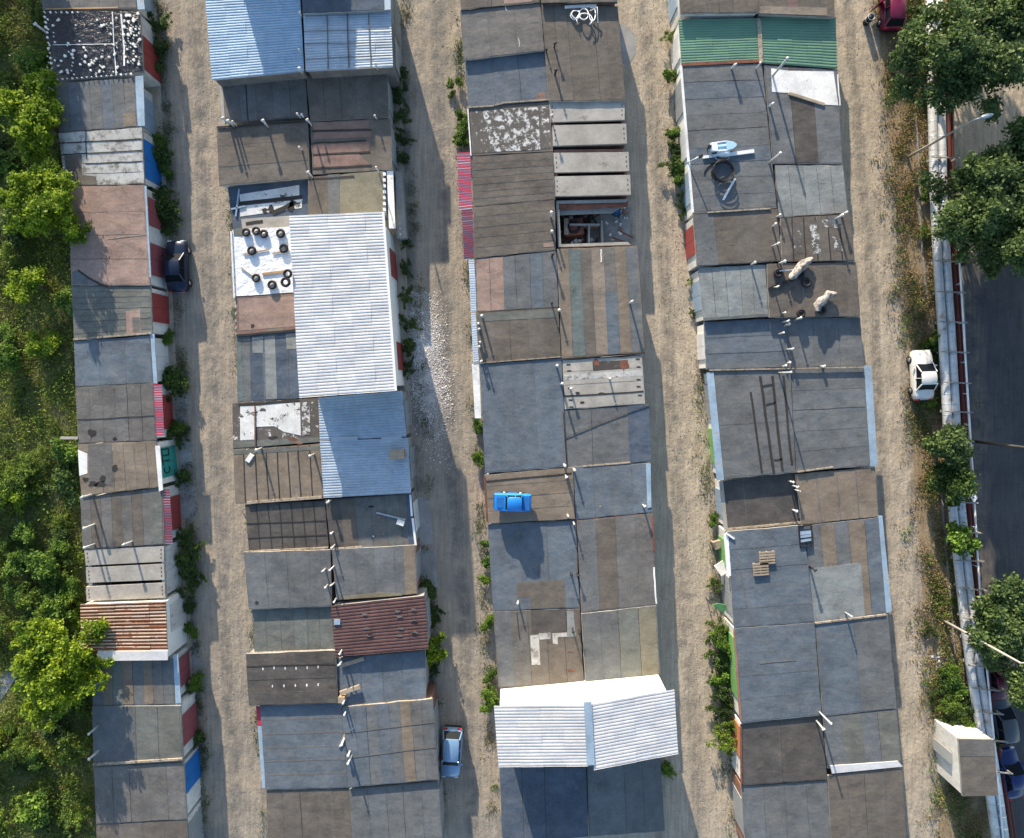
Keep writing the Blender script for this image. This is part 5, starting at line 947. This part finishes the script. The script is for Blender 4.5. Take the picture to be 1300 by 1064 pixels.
# ------------------------------------------------------------------ heating pipeline, guard pipe, lamps
PL = [(1184, -60), (1187, 60), (1190, 190), (1191, 240), (1196, 340), (1202, 430), (1207, 520), (1212, 620), (1222, 720), (1230, 790), (1238, 855), (1247, 910), (1257, 975), (1272, 1080)]
M_lag = base_mat('pipe_lagging', (.56, .57, .57), .55, .25, stain=(.28, .22, .17), stain_lo=.56, stain_hi=.64, stain_scale=1.1, bump=.6)
def along(pts, off, z): return [PV(x + off, y, z) for x, y in pts]
for off, lab in ((-5.2, 'lagged grey heating pipe on the lane side of the pair'), (5.6, 'lagged grey heating pipe on the road side of the pair')):
    m = MB(); m.tube(along(PL, off, 1.0), .31, M_lag, 14)
    for k in range(90):
        t = k / 90 * (len(PL) - 1); i = int(t); f = t - i; p = PV(PL[i][0] + off + (PL[i + 1][0] - PL[i][0]) * f, PL[i][1] + (PL[i + 1][1] - PL[i][1]) * f, 1.0); m.tube([p - Vector((0, .02, 0)), p + Vector((0, .02, 0))], .318, M_galv, 14)
    solo(m, 'heating_pipe', lab, 'pipe', 'lagged heating pipes', PV(1196, 340, 0))
m = MB(); m.tube(along(PL, 15, .7), .14, M_maroonpipe, 8); m.tube(along(PL, 19, .5), .1, M_maroonpipe, 8); solo(m, 'rusty_pipe', 'thin rusty red pipes beside the heating pipes', 'pipe', None, PV(1212, 340, 0))
m = MB(); GP = [(1216, 300), (1220, 360), (1226, 460), (1231, 540), (1236, 620), (1242, 720), (1248, 800), (1256, 880), (1264, 960), (1274, 1070)]; m.tube([PV(x, y, 1.3) for x, y in GP], .07, M_whitemetal, 8); root = thing('gas_pipe', 'thin white gas pipe on posts along the road', 'pipe', PV(1226, 460, 0)); m.build('pipe', root)
for i in range(9):
    for f in (0, .5):
        x, y = GP[i][0] + (GP[i + 1][0] - GP[i][0]) * f, GP[i][1] + (GP[i + 1][1] - GP[i][1]) * f
        X, Y = P(x, y, 1.3); k = MB(); k.tube([(X, Y, 0), (X, Y, 1.28)], .05, M_galv, 6); k.build('post', root)
first = None
for k, py in enumerate([-20, 20, 60, 200, 240, 332, 371, 409, 447, 486, 523, 560, 598, 638, 676, 712, 748, 786, 815, 846, 875, 905, 940, 980]):
    i = max(j for j in range(len(PL) - 1) if PL[j][1] <= py); f = (py - PL[i][1]) / (PL[i + 1][1] - PL[i][1]); px = PL[i][0] + (PL[i + 1][0] - PL[i][0]) * f
    x, y = P(px + 10, py, 1.4)
    if first is None:
        first = thing('pipe_support', 'concrete cross support carrying the heating pipes', 'pipe support', (x, y, 0), 'supports under the heating pipes'); WP[first.name] = Vector((0, 0, 0))
        m = MB(); m.box((0, 0, 1.42), (2.2, .09, .08), M_conc2); m.box((-.1, 0, .62), (1.5, .2, .14), M_conc2); m.build('crossbar', first)
        for sx in (-.3, .95): m = MB(); m.box((sx, 0, .7), (.12, .12, 1.42), M_conc2); m.build('leg', first)
        first.rotation_euler.z = -.04
    else: copy_tree(first, (x, y, 0), -.04 if py < 740 else -.12)
def lamp(bx, by, tx, ty, label):
    b = PV(bx, by, 0); h = 6.7; t = PV(tx, ty, h); base = thing('street_lamp', label, 'street lamp', b)
    m = MB(); m.tube([b, Vector((b.x, b.y, h * .5)).lerp(Vector((t.x, t.y, h * .5)), .5), t], .11, M_conc, 10, r2=.07); m.build('pole', base)
    d = Vector((t.x - b.x, t.y - b.y, 0)); e = Vector((1, .25, 0)).normalized(); m = MB(); m.tube([t, t + e * .5 + Vector((0, 0, .1)), t + e * 1.0 + Vector((0, 0, .1))], .04, M_galv, 8); m.build('arm', base)
    m = MB(); c = t + e * .75 + Vector((0, 0, .12)); m.loft([[c + e * a + e.cross(Vector((0, 0, 1))) * s * w + Vector((0, 0, zz)) for s, zz in ((-1, 0), (-.6, .09), (.6, .09), (1, 0), (0, -.05))] for a, w in ((-.4, .06), (-.2, .15), (.2, .17), (.42, .08))], M_galv, True, True); m.build('lamp_head', base)
lamp(1152, 200, 1237, 152, 'tall concrete street lamp standing between the two dark trees')
lamp(1198, 788, 1296, 842, 'tall concrete street lamp rising past the round tree')
m = MB(); b = PV(1234, 560, 0); t = Vector((b.x + .1, b.y, 7.2)); M_dk = base_mat('shaded_wood', (.06, .055, .05), .9); root = thing('utility_pole', 'dark wooden pole rising over the asphalt by the young trees', 'pole', b); m.tube([b, t], .13, M_dk, 8, r2=.09); m.build('pole', root); m = MB(); m.bar(t - Vector((.02, .9, .4)), t - Vector((.02, -.9, .4)), .1, .1, M_dk); m.build('crossarm', root)  # pole colour is darkened to stand for the shade it stands in
m = MB(); root = thing('road_sign', 'small white diamond sign beside the white gas pipe', 'sign', PV(1236, 632, 0)); p = PV(1237, 632, 1.9); m.tube([(p.x, p.y, 0), (p.x, p.y, 1.85)], .04, M_galv, 8); m.build('post', root); m = MB(); m.prism([(p.x - .28, p.y), (p.x, p.y - .34), (p.x + .28, p.y), (p.x, p.y + .34)], 1.85, 1.89, M_whitemetal); m.build('sign_plate', root)
# plastered shed at the lower corner
def corner():
    h = 2.7; q = [P(x, y, h) for x, y in [(1217, 938), (1262, 939), (1267, 1010), (1222, 1011)]]; b_ = [P(x, y, h) for x, y in [(1217, 938), (1262, 939), (1267, 1010), (1222, 1011)]]
    root = thing('shed', 'plastered shed with a brown roof under the verge bushes', 'shed', (*q[0], 0)); w = MB()
    c = (sum(p[0] for p in q) / 4, sum(p[1] for p in q) / 4); qi = [(p[0] + math.copysign(.06, c[0] - p[0]), p[1] + math.copysign(.06, c[1] - p[1])) for p in q]
    w.prism(qi, 0, h - .15, M_plaster); w.build('wall', root); r = MB(); r.prism(q, h - .15, h, M_conc2, felt('brown')); 
    r.prism([lerp(q[0], q[1], .03), lerp(q[0], q[1], .97), lerp(q[1], q[2], .3), lerp(q[0], q[3], .3)], h, h + .012, felt('grey', 1)); r.build('roof', root)
    d = MB(); d.box((q[0][0] + .02, q[0][1] - 2, 1.0), (.06, .9, 1.9), door_mat('grey')); d.build('door', root)
corner()
# off-frame house beyond the top whose shadow falls on the blue corrugated roofs
def house():
    q = [P(x, y, 0) for x, y in ((300, -230), (410, -230), (405, -95), (300, -95))]; root = thing('house', 'tall plastered house beyond the top of the second row', 'house', (*q[0], 0))
    w = MB(); w.prism(q, 0, 7.5, M_plaster); w.build('wall', root); r = MB(); r.prism([(p[0] * 1.01, p[1] * 1.01) for p in q], 7.5, 7.7, felt('brown')); r.build('roof', root)
house()
# ------------------------------------------------------------------ light, sky, camera
EL, AZ = math.radians(14.5), math.radians(-15.3)
sd = Vector((math.sin(AZ) * math.cos(EL), math.cos(AZ) * math.cos(EL), math.sin(EL)))
sl = bpy.data.lights.new('sun', 'SUN'); sl.energy = 5.0; sl.angle = math.radians(.5); sl.color = (1, .86, .68)
so = bpy.data.objects.new('sun', sl); C.objects.link(so); so.rotation_euler = (-sd).to_track_quat('-Z', 'Y').to_euler(); so.location = (0, 0, 60)
w = bpy.data.worlds.new('World'); bpy.context.scene.world = w; w.use_nodes = True; N, L = w.node_tree.nodes, w.node_tree.links
sky = N.new('ShaderNodeTexSky'); sky.sky_type = 'NISHITA'; sky.sun_disc = False; sky.sun_elevation = EL; sky.sun_rotation = AZ; sky.air_density = 1.0; sky.dust_density = 1.0; sky.ozone_density = 1.5
L.new(sky.outputs[0], N['Background'].inputs[0]); N['Background'].inputs[1].default_value = .15
cam = bpy.data.cameras.new('camera'); cam.lens = 20; cam.sensor_width = 36; cam.shift_y = -45 / 1300; cam.clip_end = 1000
co = bpy.data.objects.new('camera', cam); C.objects.link(co); co.location = (0, 0, H); co.rotation_euler = (0, 0, 0); bpy.context.scene.camera = co
vs = bpy.context.scene.view_settings; vs.view_transform = 'Standard'; vs.look = 'None'; vs.gamma = 1; vs.exposure = 1.08; vs.use_curve_mapping = False
